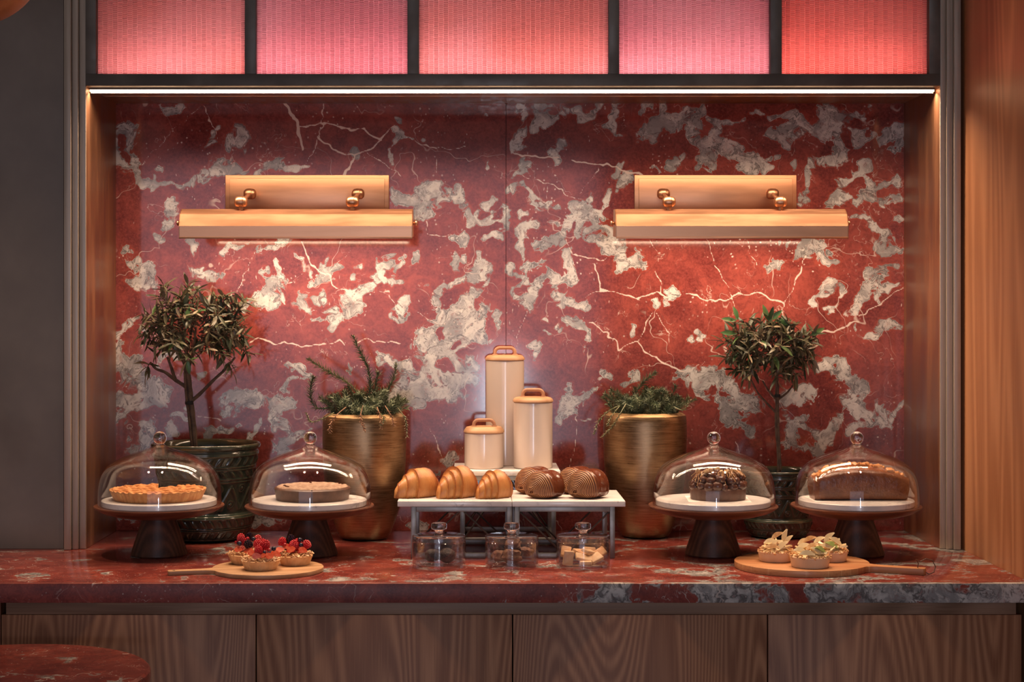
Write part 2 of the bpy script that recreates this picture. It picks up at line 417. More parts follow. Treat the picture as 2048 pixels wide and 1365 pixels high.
# figure of the marble wall: pale clouds and white veins of the two slabs
CLOUDS = """250 275 22 25 0;243 315 12 30 0;268 333 18 13 -20;330 213 14 9 0;356 213 8 12 0;415 290 14 6 0;419 270 5 12 20;478 270 18 14 -20
456 290 9 12 10;440 335 26 18 0;465 342 15 8 0;400 345 27 5 -32;350 370 22 5 -15;280 370 12 8 20;310 375 13 4 5;312 362 5 12 30;275 352 8 6 0;408 356 10 4 0
334 342 8 6 0;350 415 13 14 20;345 445 14 6 -30;308 465 8 15 -30;330 474 11 10 0;510 338 10 8 0;545 335 24 8 -25;578 343 18 6 0;612 343 16 6 0;380 490 9 16 -10
795 235 6 5 0;790 255 7 8 0;797 278 8 15 10;787 318 4 15 10;812 280 6 4 0;835 283 6 4 0;706 303 8 6 -20;860 380 16 26 15;845 405 10 16 0;852 430 16 10 -20;795 395 15 20 0;815 402 15 8 0;893 393 11 8 -20
920 385 11 18 0;910 405 10 6 0;930 430 8 10 0;942 445 14 7 -10;957 425 5 15 35;990 402 20 8 -25;985 432 18 5 -25;985 447 22 4 0;992 472 14 5 -20;1010 455 5 12 0;918 482 13 22 0;967 335 4 7 0;970 237 5 6 0
275 535 12 12 0;300 550 8 14 10;285 575 22 10 -10;245 510 11 8 0;400 545 20 8 20;430 545 16 8 -10;425 560 10 6 0;457 505 7 15 35;485 498 13 5 -20;520 500 7 13 40;548 497 13 5 -20;573 485 10 8 0
533 540 4 9 0;555 528 6 12 0;603 525 8 12 -35;530 592 24 24 -40;518 608 28 12 -25;550 575 10 20 0;600 616 17 6 0;602 598 6 11 30;628 545 5 9 0;265 645 8 18 30;295 655 8 8 0;240 690 14 22 0;250 720 24 20 0;280 760 28 22 0;335 720 14 10 0
600 740 24 5 10;590 765 20 5 -20;400 755 10 6 0;628 560 13 5 -30;650 548 15 5 -25;670 540 14 8 0;650 530 5 8 30;715 540 9 7 -20;710 560 5 8 30
770 535 13 14 0;785 550 10 14 0;800 562 15 6 0;755 555 14 8 -30;735 570 20 6 -25;715 590 24 6 -20;800 522 6 10 0;827 515 10 10 -30;772 512 14 3 -15;645 585 10 12 0;630 597 12 5 -30
690 612 18 16 0;660 612 8 5 0;632 632 14 8 0;670 640 10 12 0;658 660 7 10 0;712 597 12 12 0;805 608 12 10 -30;803 630 20 5 -12;785 625 5 5 0;905 528 12 7 -30;960 520 9 20 20;975 525 14 6 -15;945 550 22 12 -30;890 568 24 6 -10;952 590 16 9 0;880 590 10 20 0
920 625 36 26 0;962 640 22 24 0;905 660 30 26 0;850 680 24 17 0;945 685 24 20 -20;900 715 30 26 0;930 742 24 20 0;868 725 14 14 0;770 715 20 13 0;745 715 8 10 0;800 727 20 10 0;820 750 24 20 0;862 765 22 24 0;905 770 28 18 0;1000 650 7 22 20;977 567 5 10 0;702 745 8 9 0;780 790 22 14 -30;830 800 20 16 0
1043 490 8 14 0;1085 492 18 13 0;1125 495 12 10 0;1046 525 6 12 0;1070 530 15 10 20;1095 545 8 14 -30;1120 552 14 8 -20;1145 545 9 18 0;1146 520 6 10 15;1020 530 7 8 0;1035 545 13 5 30;1050 560 8 10 0;1030 585 8 16 -20;1065 592 16 15 0;1085 565 8 11 20;1052 607 8 10 0
1125 590 16 13 0;1150 605 10 10 0;1130 620 10 8 0;1168 608 8 7 -30;1235 492 40 17 35;1213 482 24 14 20;1257 512 24 14 30;1245 532 10 10 0;1287 537 14 7 45;1355 585 16 12 0;1310 612 9 10 0;1332 610 4 7 0;1140 650 18 7 -20;1160 660 8 12 -20;1115 665 7 6 0;1170 680 5 15 30;1090 640 6 8 -30;1090 677 11 3 0
1275 655 5 10 20;1385 675 8 6 -40;1403 668 5 7 0;1060 690 8 6 0;1066 705 8 15 0;1275 745 10 10 0;1255 767 15 6 -40;1380 740 18 12 0;1410 762 34 22 0
1553 540 16 11 -20;1612 495 10 16 0;1638 495 15 12 0;1650 510 12 8 0;1670 520 10 5 0;1595 505 5 10 20;1552 490 4 7 20;1572 490 4 10 30;1650 560 12 16 20;1667 556 13 4 25;1680 575 6 6 0;1620 605 9 10 0;1635 590 11 3 -40;1655 613 18 5 -25;1660 628 9 8 -30
1775 492 20 11 0;1770 545 14 16 0;1745 553 12 10 0;1797 530 12 6 0;1780 575 22 9 -10;1735 565 14 5 -20;1725 585 7 18 30;1705 615 9 22 20;1755 595 5 10 0;1715 655 4 11 10;1770 645 14 12 0;1775 660 12 10 0;1797 645 8 6 0;1750 680 15 6 -10
1645 725 16 8 0;1675 735 16 8 0;1690 755 28 12 0;1720 765 20 10 0;1490 240 10 8 0;1515 225 14 6 -10;1540 240 8 8 0;1570 225 22 8 -15;1600 245 14 14 0;1590 265 22 12 0;1460 250 13 8 0;1430 250 12 8 30;1430 280 12 16 0;1450 300 26 13 10;1480 310 18 14 0;1425 315 14 16 0;1470 325 10 10 0;1500 330 16 11 20;1515 320 10 8 0;1540 315 15 6 -40;1425 340 8 10 0
1545 270 10 8 0;1575 282 18 11 0;1580 268 14 14 0;1578 330 4 13 20;1655 235 20 18 0;1665 265 15 18 0;1640 256 16 8 0;1660 290 13 14 0;1668 310 25 11 -15;1620 335 5 20 25;1610 365 6 18 5;1605 397 12 12 0;1710 235 20 13 0;1727 250 13 10 0;1700 267 16 5 45;1720 277 14 5 -10;1740 215 10 7 0
1795 260 12 20 15;1797 295 10 14 0;1775 277 11 5 -35;1745 275 10 4 10;1725 325 12 13 0;1715 345 26 7 -38;1680 365 9 20 20;1662 397 14 12 -30;1690 402 20 6 10;1740 367 14 12 0;1732 387 18 9 -30;1775 361 17 4 -10;1797 355 10 12 0;1770 395 24 7 0;1792 395 14 8 0;1755 405 10 6 0
1710 440 17 9 10;1740 450 20 7 32;1762 467 12 6 30;1797 440 8 12 0;1050 220 10 15 10;1080 235 16 10 -15;1110 235 20 8 -15;1065 255 10 8 0;1092 215 14 7 0;1165 225 9 16 -15;1180 235 15 4 -35;1145 218 14 6 20;1225 230 9 20 10;1218 255 14 9 0;1237 268 13 4 5;1200 215 15 5 -30
1035 265 12 14 0;1030 285 10 9 0;1047 290 13 4 -20;1018 290 5 8 0;1122 296 9 18 28;1045 325 9 14 25;1030 345 11 4 -40;1345 240 30 16 -25;1320 255 24 11 -38;1285 268 20 11 -15;1272 287 11 5 -45;1370 225 12 16 20;1285 220 7 12 20;1320 215 7 10 0;1390 260 11 18 0;1380 275 8 10 0;1400 225 8 10 0
1245 328 11 5 0;1230 345 14 7 -45;1250 367 13 14 0;1235 382 4 13 15;1215 396 6 14 15;1265 360 12 9 -20;1340 332 9 10 0;1350 325 8 9 0;1366 321 8 5 -40;1312 343 8 4 0;1400 336 12 12 0;1030 375 8 8 0;1050 390 11 4 45;1070 400 10 8 0;1085 420 12 7 0;1020 425 9 15 0;1058 433 10 7 0;1065 460 25 7 -22;1043 475 7 16 15;1102 413 18 5 -10
1145 412 9 12 0;1175 400 15 10 -50;1168 430 18 13 0;1135 447 17 13 0;1160 457 11 20 20;1195 430 13 6 0;1207 463 14 8 0;1112 475 8 10 0;300 790 42 13 -30;280 812 30 9 -15;460 790 22 9 -30;455 815 18 9 -25;502 800 24 11 -20;512 780 16 11 0;555 815 9 18 0;580 800 18 11 -15;572 850 14 14 0;545 850 7 20 0;592 870 22 7 -25
450 860 25 7 -25;420 870 11 12 0;510 860 4 20 25;300 855 12 10 0;285 875 12 20 10;270 900 26 9 -25;350 870 13 14 0;360 830 15 7 -20;240 800 8 10 0;245 830 10 14 0;530 1048 32 14 0;560 900 14 14 0;590 910 20 10 0;1440 790 28 22 0;1490 800 28 18 0;1450 840 13 24 20;1475 842 17 9 -40;1500 862 9 14 20
1590 800 24 18 0;1620 780 12 11 -20;1590 840 24 15 0;1600 870 30 15 0;1590 900 26 12 0;1620 890 13 16 0;1655 870 11 14 30;1643 892 7 22 35;1670 847 9 16 25;1700 790 20 13 0;1715 820 20 12 0;1722 845 24 9 -30;1760 820 10 12 0;1777 840 9 12 -20;1792 820 5 18 20;1765 847 6 8 0;1180 785 22 9 -30;1150 800 15 16 10;1130 822 14 10 -25;1170 830 15 3 -10;1115 840 8 8 0
895 915 16 8 -50;860 960 20 12 -30;835 1050 20 14 0;1700 1040 14 8 0;1210 745 10 6 0;1530 1000 20 14 0;330 1000 26 20 -20;260 1040 18 10 0"""
HOLES = """248 285 5 9 10;256 318 7 13 0;1252 496 6 9 0;1145 452 4 9 15;900 592 8 12 0;1048 583 7 6 0;886 662 6 11 15;985 660 8 14 0;940 705 9 14 0;892 727 11 9 -20;1710 262 12 6 0;1640 285 22 8 0;1722 370 9 9 0;1424 786 6 8 0;1445 786 6 5 0;1592 827 10 8 0;1595 878 6 6 0;1612 886 8 7 0;1592 900 6 6 0;768 742 9 15 0;915 690 6 8 0;835 738 5 10 -15;930 770 10 6 -20;960 615 5 8 0;785 540 5 6 0;1660 335 6 8 0;1472 345 8 6 0"""
VEINS = """5 568 205 575 225 590 240 598 258 602 280 607 297;2.6 602 252 620 248 644 246 655 243 680 255 700 257 728 258 736 267 757 275 775 262 790 252;1.2 648 205 646 230 644 250 630 278 624 310 610 340;2.3 634 275 660 292 678 306 705 312 728 308 745 292 760 276;1 735 308 760 322 775 335 795 342 805 352;2.4 705 314 695 335 688 352
1.6 830 280 850 290 858 298 878 297 900 299 920 295 930 292;.8 878 297 876 320 875 350;.9 280 328 310 300 330 275 355 250 380 230 402 212;1.2 408 212 420 240 428 255 431 275;1.4 510 500 500 535 487 555 475 575 465 600;2 602 485 615 505 622 530 640 545 660 555 670 570 690 580 705 590 710 600;1 560 575 580 560 605 545
2.2 500 685 520 675 535 678 550 688 575 683 600 690 630 690 650 688 665 683 680 678 690 690;2 718 688 735 678 750 683 775 682 790 688 800 690;1.2 830 622 845 632 860 640 880 650;1 755 585 778 583 783 598 790 605;1.2 850 445 855 465 870 470 900 475;2.6 1028 303 1045 310 1080 313 1118 315;2.5 1142 323 1180 327 1210 332 1225 334 1260 345 1285 349
1.2 1040 350 1075 362 1110 375 1140 392 1165 398;1 1200 340 1180 365 1160 385;1.5 1130 480 1145 508 1175 515 1200 519 1210 515;2 1190 530 1196 555 1200 580 1215 582 1230 587 1255 592 1278 599 1300 588 1315 587 1330 597 1350 592;1 1165 595 1190 582 1205 582;2.3 1370 587 1390 590 1410 597 1450 600 1465 592 1475 587 1510 588 1535 590 1550 602 1565 610
1 1412 480 1430 520 1450 570 1460 590 1470 620;1.2 1310 540 1318 560 1318 590;1 1300 480 1315 510 1320 525;1.9 1612 515 1605 540 1590 560 1580 590 1570 605 1562 625 1555 650;1.8 1175 645 1195 655 1215 665 1230 685 1238 698 1258 690 1278 685 1285 665 1290 645 1305 625;2 1278 685 1290 705 1315 718 1345 735 1370 742;1.2 1340 765 1370 745 1410 722
2.6 1625 673 1645 664 1670 662 1695 650 1718 643;1.8 1720 633 1745 617 1765 606 1780 593 1808 580;1.3 1155 830 1151 870 1147 900 1140 940;1 1055 620 1042 650 1036 670 1035 695;1 1493 480 1500 505 1512 525;1 1310 625 1325 650 1338 670 1340 690;1.5 395 835 420 840 440 846;1.2 1470 870 1474 895 1476 910;1 860 860 880 900 890 930;1 640 560 700 500"""

def nest(txt): return [[float(q) for q in r.split()] for r in txt.replace('\n', ';').split(';') if r.strip()]

def vnoise(px, py, cell, seed):
    rs = np.random.RandomState(seed)
    g = rs.rand(64, 64)
    x, y = px/cell, py/cell
    i, j = np.floor(x).astype(int), np.floor(y).astype(int)
    u, v = x-i, y-j
    u = u*u*(3-2*u); v = v*v*(3-2*v)
    i0, i1, j0, j1 = i % 64, (i+1) % 64, j % 64, (j+1) % 64
    return (g[i0,j0]*(1-u)+g[i1,j0]*u)*(1-v) + (g[i0,j1]*(1-u)+g[i1,j1]*u)*v - 0.5

def slab(name, xa, xb, za, zb, parent):
    nx, nz = int((xb-xa)/0.0032)+1, int((zb-za)/0.0032)+1
    xs, zs = np.linspace(xa, xb, nx), np.linspace(zb, za, nz)
    gx, gz = np.meshgrid(xs, zs)
    px, py = CX + gx*F/WALL_Y, CY - (gz-EYE)*F/WALL_Y
    wx = px + 26*vnoise(px,py,42,1) + 13*vnoise(px,py,17,2) + 7*vnoise(px,py,8,3)
    wy = py + 26*vnoise(px,py,42,4) + 13*vnoise(px,py,17,5) + 7*vnoise(px,py,8,6)
    inv = np.ones_like(px)
    x0, y0 = px[0,0], py[0,0]
    sx, sy = px[0,1]-px[0,0], py[1,0]-py[0,0]
    def win(a, b, c, d):
        return (slice(max(0,int((c-y0)/sy)), max(0,int((d-y0)/sy)+2)), slice(max(0,int((a-x0)/sx)), max(0,int((b-x0)/sx)+2)))
    def blob(cx, cy, rx, ry, an):
        m = max(rx, ry)*2.3 + 25
        s = win(cx-m, cx+m, cy-m, cy+m)
        dx, dy = wx[s]-cx, wy[s]-cy
        c, q = math.cos(R(an)), math.sin(R(an))
        u, v = (dx*c+dy*q)/rx, (-dx*q+dy*c)/ry
        return s, np.exp(-0.5*(u*u+v*v))
    for r in nest(CLOUDS):
        s, g = blob(*r); inv[s] *= 1-0.97*g
    cloud = 1-inv
    for r in nest(HOLES):
        s, g = blob(*r); cloud[s] *= 1-g
    vein = np.full_like(px, 30.0)
    vx = px + 9*vnoise(px,py,22,7) + 5*vnoise(px,py,9,8)
    vy = py + 9*vnoise(px,py,22,9) + 5*vnoise(px,py,9,10)
    for r in nest(VEINS):
        wd, pts = r[0], [(r[i], r[i+1]) for i in range(1, len(r), 2)]
        for (ax, ay), (bx, by) in zip(pts, pts[1:]):
            s = win(min(ax,bx)-25, max(ax,bx)+25, min(ay,by)-25, max(ay,by)+25)
            ex, ey = bx-ax, by-ay
            tt = np.clip(((vx[s]-ax)*ex + (vy[s]-ay)*ey)/(ex*ex+ey*ey+1e-9), 0, 1)
            vein[s] = np.minimum(vein[s], np.hypot(vx[s]-ax-tt*ex, vy[s]-ay-tt*ey) - wd*0.6)
    n = nx*nz
    co = np.empty((n+4, 3), dtype=np.float32)
    co[:n,0], co[:n,1], co[:n,2] = gx.ravel(), WALL_Y, gz.ravel()
    co[n:] = [(xa,WALL_Y+0.02,zb),(xb,WALL_Y+0.02,zb),(xb,WALL_Y+0.02,za),(xa,WALL_Y+0.02,za)]
    idx = np.arange(n).reshape(nz, nx)
    quads = np.stack([idx[:-1,:-1], idx[1:,:-1], idx[1:,1:], idx[:-1,1:]], -1).reshape(-1, 4)
    c = [int(idx[0,0]), int(idx[0,-1]), int(idx[-1,-1]), int(idx[-1,0])]
    extra = np.array([(n,n+1,n+2,n+3),(c[0],c[1],n+1,n),(c[1],c[2],n+2,n+1),(c[2],c[3],n+3,n+2),(c[3],c[0],n,n+3)])
    fs = np.concatenate([quads, extra]).astype(np.int32)
    me = bpy.data.meshes.new(name)
    me.vertices.add(n+4); me.vertices.foreach_set('co', co.ravel())
    me.loops.add(fs.size); me.loops.foreach_set('vertex_index', fs.ravel())
    me.polygons.add(len(fs)); me.polygons.foreach_set('loop_start', np.arange(0, fs.size, 4, dtype=np.int32))
    me.update(calc_edges=True)
    for k, a in (('cloud', cloud), ('vein', vein)):
        at = me.attributes.new(k, 'FLOAT', 'POINT')
        at.data.foreach_set('value', np.concatenate([a.ravel(), np.zeros(4)]).astype(np.float32))
    me.materials.append(M['wall'])
    return put(name, me, parent)

wb = struct(MB().box(XL-0.05, XR+0.05, WALL_Y+0.0215, WALL_Y+0.12, 0.0, 3.0).build('wall_back', M['black'], smooth=False), 'back wall of the niche clad in red marble slabs')
slab('marble_slab', XL, SEAM-0.0007, TOP+0.0005, ZT, wb)
slab('marble_slab', SEAM+0.0007, XR, TOP+0.0005, ZT, wb)

# copper lined reveals and soffit
struct(MB().box(XL-0.045, XL, FRONT_Y+0.004, WALL_Y+0.02, TOP+0.0005, ZT+0.04).build('trim_1', M['copper'], smooth=False), 'copper coloured left reveal of the niche')
struct(MB().box(XR, XR+0.045, FRONT_Y+0.004, WALL_Y+0.02, TOP+0.0005, ZT+0.04).build('trim_2', M['copper'], smooth=False), 'copper coloured right reveal of the niche')
struct(MB().box(XL, XR, FRONT_Y+0.004, WALL_Y+0.02, ZT, ZT+0.006).build('trim_3', M['copper'], smooth=False), 'copper coloured soffit of the niche')

# stepped bronze fins either side, each a piece of its trim
def fins(name, spans, label):
    base = MB().box(X(min(s[0] for s in spans), FRONT_Y), X(max(s[1] for s in spans), FRONT_Y), FRONT_Y+0.012, FRONT_Y+0.06, TOP+0.0005, 2.75)
    b = struct(base.build(name, M['copper'], smooth=False), label)
    for a, c, st in spans:
        d = FRONT_Y - st
        MB().box(X(a, d), X(c, d), d, FRONT_Y+0.012, TOP+0.0005, 2.75).build('fin', M['fin'], b, bevel=0.0015)
fins('trim_4', [(127.5,141.5,0.022),(144,156,0.012),(158.5,171.5,0.002)], 'stepped bronze fins beside the left grey panel')
fins('trim_5', [(1880.5,1891.5,0.002),(1893.5,1906,0.012),(1908.5,1922,0.022)], 'stepped bronze fins beside the right wooden wall')

struct(MB().box(-2.9, X(127, FRONT_Y), FRONT_Y, FRONT_Y+0.1, TOP+0.0005, 3.0).build('wall_left', M['panel'], smooth=False), 'dark grey patinated metal wall left of the niche')
XW = X(1924, FRONT_Y)
struct(MB().box(XW, XW+0.06, 3.72, FRONT_Y+0.1, 0.0, 3.0).build('wall_right', M['side'], smooth=False), 'warm wooden side wall right of the niche')

# transom above: bronze frame with five pressed glass panes, lit from behind
fx = lambda px: X(px, FRONT_Y)
fz = lambda py: Z(py, FRONT_Y)
ZB, ZP, ZTOP = fz(172), fz(148.5), 2.75
win1 = thing('window_1', 'dark bronze transom with five pink backlit glass panes', 'window')
del win1['category']
struct(win1)
bars = [(172,193),(490,512.5),(815,838),(1217,1238),(1540,1563),(1857,1879)]
MB().box(fx(172), fx(1879), FRONT_Y-0.006, FRONT_Y+0.03, ZB, ZP).build('bottom_rail', M['bronze'], win1, bevel=0.001)
MB().box(fx(172), fx(1879), FRONT_Y-0.006, FRONT_Y+0.03, ZTOP-0.03, ZTOP).build('top_rail', M['bronze'], win1)
for i, (a, b) in enumerate(bars):
    MB().box(fx(a), fx(b), FRONT_Y-0.006, FRONT_Y+0.03, ZP, ZTOP-0.03).build('stile' if i in (0,5) else 'mullion', M['bronze'], win1, bevel=0.001)

def pane_mat(name, c1, c2):
    t = NT(name)
    p = t.pos('world')
    col = t.mix(t.smooth(t.noise(p, 2.6, 2), 0.35, 0.65), c1, c2)
    tl = t.n('ShaderNodeBsdfTranslucent'); t.set(tl.inputs[0], col)
    gl = t.n('ShaderNodeBsdfGlossy'); gl.inputs['Roughness'].default_value = 0.12
    df = t.n('ShaderNodeBsdfDiffuse'); t.set(df.inputs[0], col)
    m1 = t.n('ShaderNodeMixShader'); m1.inputs[0].default_value = 0.12
    t.t.links.new(tl.outputs[0], m1.inputs[1]); t.t.links.new(df.outputs[0], m1.inputs[2])
    m2 = t.n('ShaderNodeMixShader'); m2.inputs[0].default_value = 0.10
    t.t.links.new(m1.outputs[0], m2.inputs[1]); t.t.links.new(gl.outputs[0], m2.inputs[2])
    return t.done(m2.outputs[0])
PM = [pane_mat('pink_glass', (0.80,0.48,0.47), (0.83,0.55,0.57)), pane_mat('glass_mauve_reflection', (0.78,0.48,0.53), (0.82,0.56,0.61)), pane_mat('glass_red_reflection', (0.82,0.37,0.34), (0.84,0.46,0.44))]  # tints differ from pane to pane to paint in coloured reflections
BEAD_GLINT = pane_mat('glass_bead_glint', (0.96,0.88,0.84), (0.97,0.92,0.88))  # pale colour standing in for the glint on the beads
PY = FRONT_Y+0.012
colw, rowh = 0.0126, 0.0052
for i in range(5):
    xa, xb = fx(bars[i][1]), fx(bars[i+1][0])
    nc, zt = int(round((xb-xa)/colw)), ZTOP-0.03
    cw = (xb-xa)/nc
    mb = MB()
    mb.box(xa, xb, PY+0.004, PY+0.007, ZP, zt)
    for c in range(nc):
        x0, x1 = xa+c*cw+0.0006, xa+(c+1)*cw-0.0006
        z = ZP + (rowh*0.5 if c % 2 else 0)
        dep = 0.0034 if c % 2 else 0.0022
        while z + rowh < zt:
            zm, z1 = z+rowh*0.58, z+rowh*0.98
            mb.add([(x0,PY+0.004,z),(x1,PY+0.004,z),(x1,PY+0.004-dep,zm),(x0,PY+0.004-dep,zm),(x1,PY+0.004,z1),(x0,PY+0.004,z1)],
                   [(0,1,2,3),(3,2,4,5),(0,3,5),(1,4,2)])
            z += rowh
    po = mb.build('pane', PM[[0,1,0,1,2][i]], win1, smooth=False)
    po.data.materials.append(BEAD_GLINT)
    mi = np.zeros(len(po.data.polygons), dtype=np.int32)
    mi[7::4] = 1                              # upper facet of every bead painted paler, as its highlight
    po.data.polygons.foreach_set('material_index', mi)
lb = MB().box(fx(172), fx(1879), FRONT_Y+0.20, FRONT_Y+0.21, ZB, ZTOP)
lb.box(fx(172), fx(1879), FRONT_Y+0.03, FRONT_Y+0.20, ZTOP-0.005, ZTOP)
lb.build('light_box', plain('white_light_box', (0.8,0.72,0.68), None, 0.8), win1, smooth=False)
area('transom_backlight', ((fx(172)+fx(1879))/2, FRONT_Y+0.10, ZB+0.020), (PI+R(32), 0, 0), 2.1, 0.06, 6.5, (1.0,0.77,0.70))

# LED line under the soffit's front edge
led = thing('led_strip', 'thin glowing warm white light strip under the soffit edge', 'light strip', (X(1024, 4.395), 4.395, ZT-0.0101))
hw = (X(1868, 4.395)-X(181, 4.395))/2
MB().box(-hw, hw, -0.006, 0.006, 0.005, 0.010).box(-hw, hw, 0.0052, 0.0075, -0.0030, 0.010).build('housing', M['bronze'], led, smooth=False)  # rear lip added to block the LED's reflection in the marble
MB().box(-hw, hw, -0.005, 0.005, 0.0, 0.005).build('diffuser', M['led'], led, smooth=False)
area('led_light', (X(1024, 4.395), 4.395, ZT-0.0115), (0, 0, 0), hw*2, 0.010, 19, WARM).data.spread = R(142)

# ------------------------------------------------------------------ worktop and cabinets
wt = thing('worktop', 'long polished red marble worktop with pale veins', 'worktop', (0,0,TOP))
WX0, WX1 = -2.9, XW-0.0005
TH = 0.043
MB().box(WX0, WX1, EDGE_Y+0.0005, WALL_Y+0.02, -TH, 0.0).build('top_slab', M['top'], wt, bevel=0.0012)
MB().box(WX0, WX1, EDGE_Y-0.0195, EDGE_Y, -TH-0.0005, -0.0003).build('front_edge', M['edge'], wt, bevel=0.0012)
EDGE = EDGE_Y-0.0195
cd = 3.838
struct(MB().box(X(12, cd), X(2050, cd)-0.02, cd, cd+0.03, TOP-0.0755, TOP-TH-0.001).build('trim_6', M['rail'], bevel=0.001), 'oak rail under the worktop')
dt = TOP-0.0765
for i, (a, b) in enumerate([(3,511),(513.5,1024),(1026.5,1534),(1536.5,2043)]):
    lab = ['oak cabinet front behind the round red table, leftmost', 'oak cabinet front second from the left, below the berry tarts', 'oak cabinet front third from the left, below the glass jars', 'rightmost oak cabinet front, next to the side wall'][i]
    c = thing('cabinet', lab, 'cabinet', (X((a+b)/2, cd), cd, 0.0), 0, 'oak cabinets under the worktop')
    h = (X(b, cd)-X(a, cd))/2
    MB().box(-h+0.0005, h-0.0005, 0.0215, 0.52, 0.08, dt-0.002).build('body', M['black'], c, smooth=False)
    MB().box(-h, h, 0.0, 0.021, 0.09, dt).build('door', M['door'], c, bevel=0.0008)
    MB().box(-h+0.001, h-0.001, 0.05, 0.5, 0.0, 0.08).build('plinth', M['black'], c, smooth=False)
struct(MB().box(-2.9, X(0.8, cd), cd, cd+0.5, 0.0, TOP-TH-0.001).build('trim_7', M['door'], smooth=False), 'oak end panel at the far left under the worktop')

# ------------------------------------------------------------------ picture lights on the marble
def picture_light(label, px0, px1, sx0, sx1, arms):
    d = 4.495
    x0, x1 = X(sx0, d), X(sx1, d)
    cx = (x0+x1)/2
    pd = WALL_Y-0.014
    zc = Z(385, pd)
    t = thing('picture_light', label, 'wall lamp', (cx, WALL_Y-0.0003, zc), 0, 'brass picture lights')
    o = Vector((cx, WALL_Y-0.0003, zc))
    L = lambda v: Vector(v)-o
    a, b = X(px0, pd)-cx, X(px1, pd)-cx
    zt, zb = Z(350, pd)-zc, Z(428, pd)-zc
    bp = MB().box(a, b, -0.010, 0.0, zb, zt).build('backplate', M['brass'], t, bevel=0.002)
    MB().box(a+0.012, b-0.012, -0.014, -0.0102, zb+0.010, zt-0.010).build('raised_panel', M['brass'], bp, bevel=0.0015)
    for (rx, ry), (qx, qy) in arms:
        p0, p1 = L(P(rx, ry, 4.675)), L(P(qx, qy, 4.49))
        arm = MB().tube([p0+Vector((0,0.033,0)), p0], 0.006, 12).tube([p0, p1], 0.0052, 12).build('arm', M['brass'], t)
        for k, p in enumerate((p0, p1)):
            m = MB().tube([p+Vector((q,0,0)) for q in (-0.0175,-0.0165,-0.012,-0.005,0.004,0.0048,0.0056,0.0064,0.012,0.0165,0.0175)],
                          [0.003,0.0085,0.0132,0.015,0.0148,0.0138,0.0138,0.0148,0.0132,0.0085,0.003], 20)
            m.build('ball_joint', M['brass'], arm)
        MB().tube([p1+Vector((0,0,-0.004)), p1+Vector((0,0,-0.028))], 0.0062, 6).build('stem', M['brass'], arm, smooth=False)
    # faceted trough shade, open towards wall and counter
    zl = lambda py: Z(py, d)-zc
    dy = d-(WALL_Y-0.0003)
    sec = [(0.050, 0.006), (0.034, zl(418)-zl(476)), (-0.004, zl(418.5)-zl(476)), (-0.030, zl(430)-zl(476)), (-0.043, zl(454)-zl(476)), (-0.041, 0.0)]
    m = MB()
    n = len(sec)
    h0, h1 = x0-cx, x1-cx
    inner = [(y*0.93, z-0.0018 if i not in (0, n-1) else z) for i, (y, z) in enumerate(sec)]
    loop = sec + inner[::-1]
    vs = []
    for xx in (h0, h1):
        vs += [(xx, dy+y, zl(476)+z) for y, z in loop]
    k = len(loop)
    fs = [(i, (i+1) % k, k+(i+1) % k, k+i) for i in range(k)]
    m.add(vs, fs)
    for xx, w_ in ((h0, 0.002), (h1, -0.002)):
        vv = [(xx, dy+y, zl(476)+z) for y, z in sec] + [(xx+w_, dy+y, zl(476)+z) for y, z in sec]
        m.add(vv, [tuple(range(n)), tuple(range(2*n-1, n-1, -1))] + [(i, (i+1) % n, n+(i+1) % n, n+i) for i in range(n)])
    sh = m.build('shade', M['brass'], t, smooth=False)
    MB().box(h0+0.0005, h1-0.0005, dy-0.0425, dy-0.0395, zl(479), zl(475.6)).build('lip', M['brass'], sh, bevel=0.0006)
    for s, xx in ((-1, h0), (1, h1)):
        MB().tube([(xx+s*q, dy-0.004, zl(447)) for q in (0.0,0.002,0.004,0.007,0.0105,0.0125)], [0.003,0.005,0.003,0.0068,0.0062,0.0025], 14).build('end_knob', M['brass'], sh)
    MB().tube([(h0+0.03, dy+0.004, zl(452)), (h1-0.03, dy+0.004, zl(452))], 0.007, 12).build('lamp_tube', emit('lamp_tube', (1.0,0.66,0.38), 2.0), t)
    area('picture_light_lamp', o+Vector((0, dy+0.006, zl(468))), (R(16), 0, 0), (h1-h0)-0.06, 0.03, 3.3, WARM)
    return t
picture_light('brass picture light on the left half of the marble wall, above the olive tree', 450, 778, 363, 826, [((500,388),(482,404)), ((716,388),(705,404))])
picture_light('brass picture light on the right half of the marble wall, nearer the wooden wall', 1269, 1594, 1229, 1690, [((1327,388),(1338,404)), ((1545,388),(1561,404))])

# ------------------------------------------------------------------ cake stands and glass domes
SD = 4.25                                   # depth of the stands' centres
def cake_stand(px, label):
    t = thing('cake_stand', label, 'cake stand', (X(px, SD), SD, TOP+0.0004), 0, 'walnut cake stands')
    MB().lathe([(0.0,0.0),(0.068,0.0),(0.0702,0.003),(0.0700,0.006),(0.0435,0.085),(0.0425,0.092),(0.0,0.092)], 72).build('pedestal', M['walnut'], t)
    MB().lathe([(0.0,0.0921),(0.052,0.0921),(0.078,0.0945),(0.112,0.1005),(0.140,0.1085),(0.157,0.1180),(0.1615,0.1225),(0.1605,0.1248),(0.1565,0.1242),(0.1500,0.1235),(0.0,0.1235)], 96).build('plate', M['walnut_h'], t)
    MB().lathe([(0.0,0.1237),(0.1405,0.1237),(0.1425,0.1257),(0.1425,0.1375),(0.1405,0.1392),(0.0,0.1392)], 96).build('marble_disc', M['pale'], t)
    return t
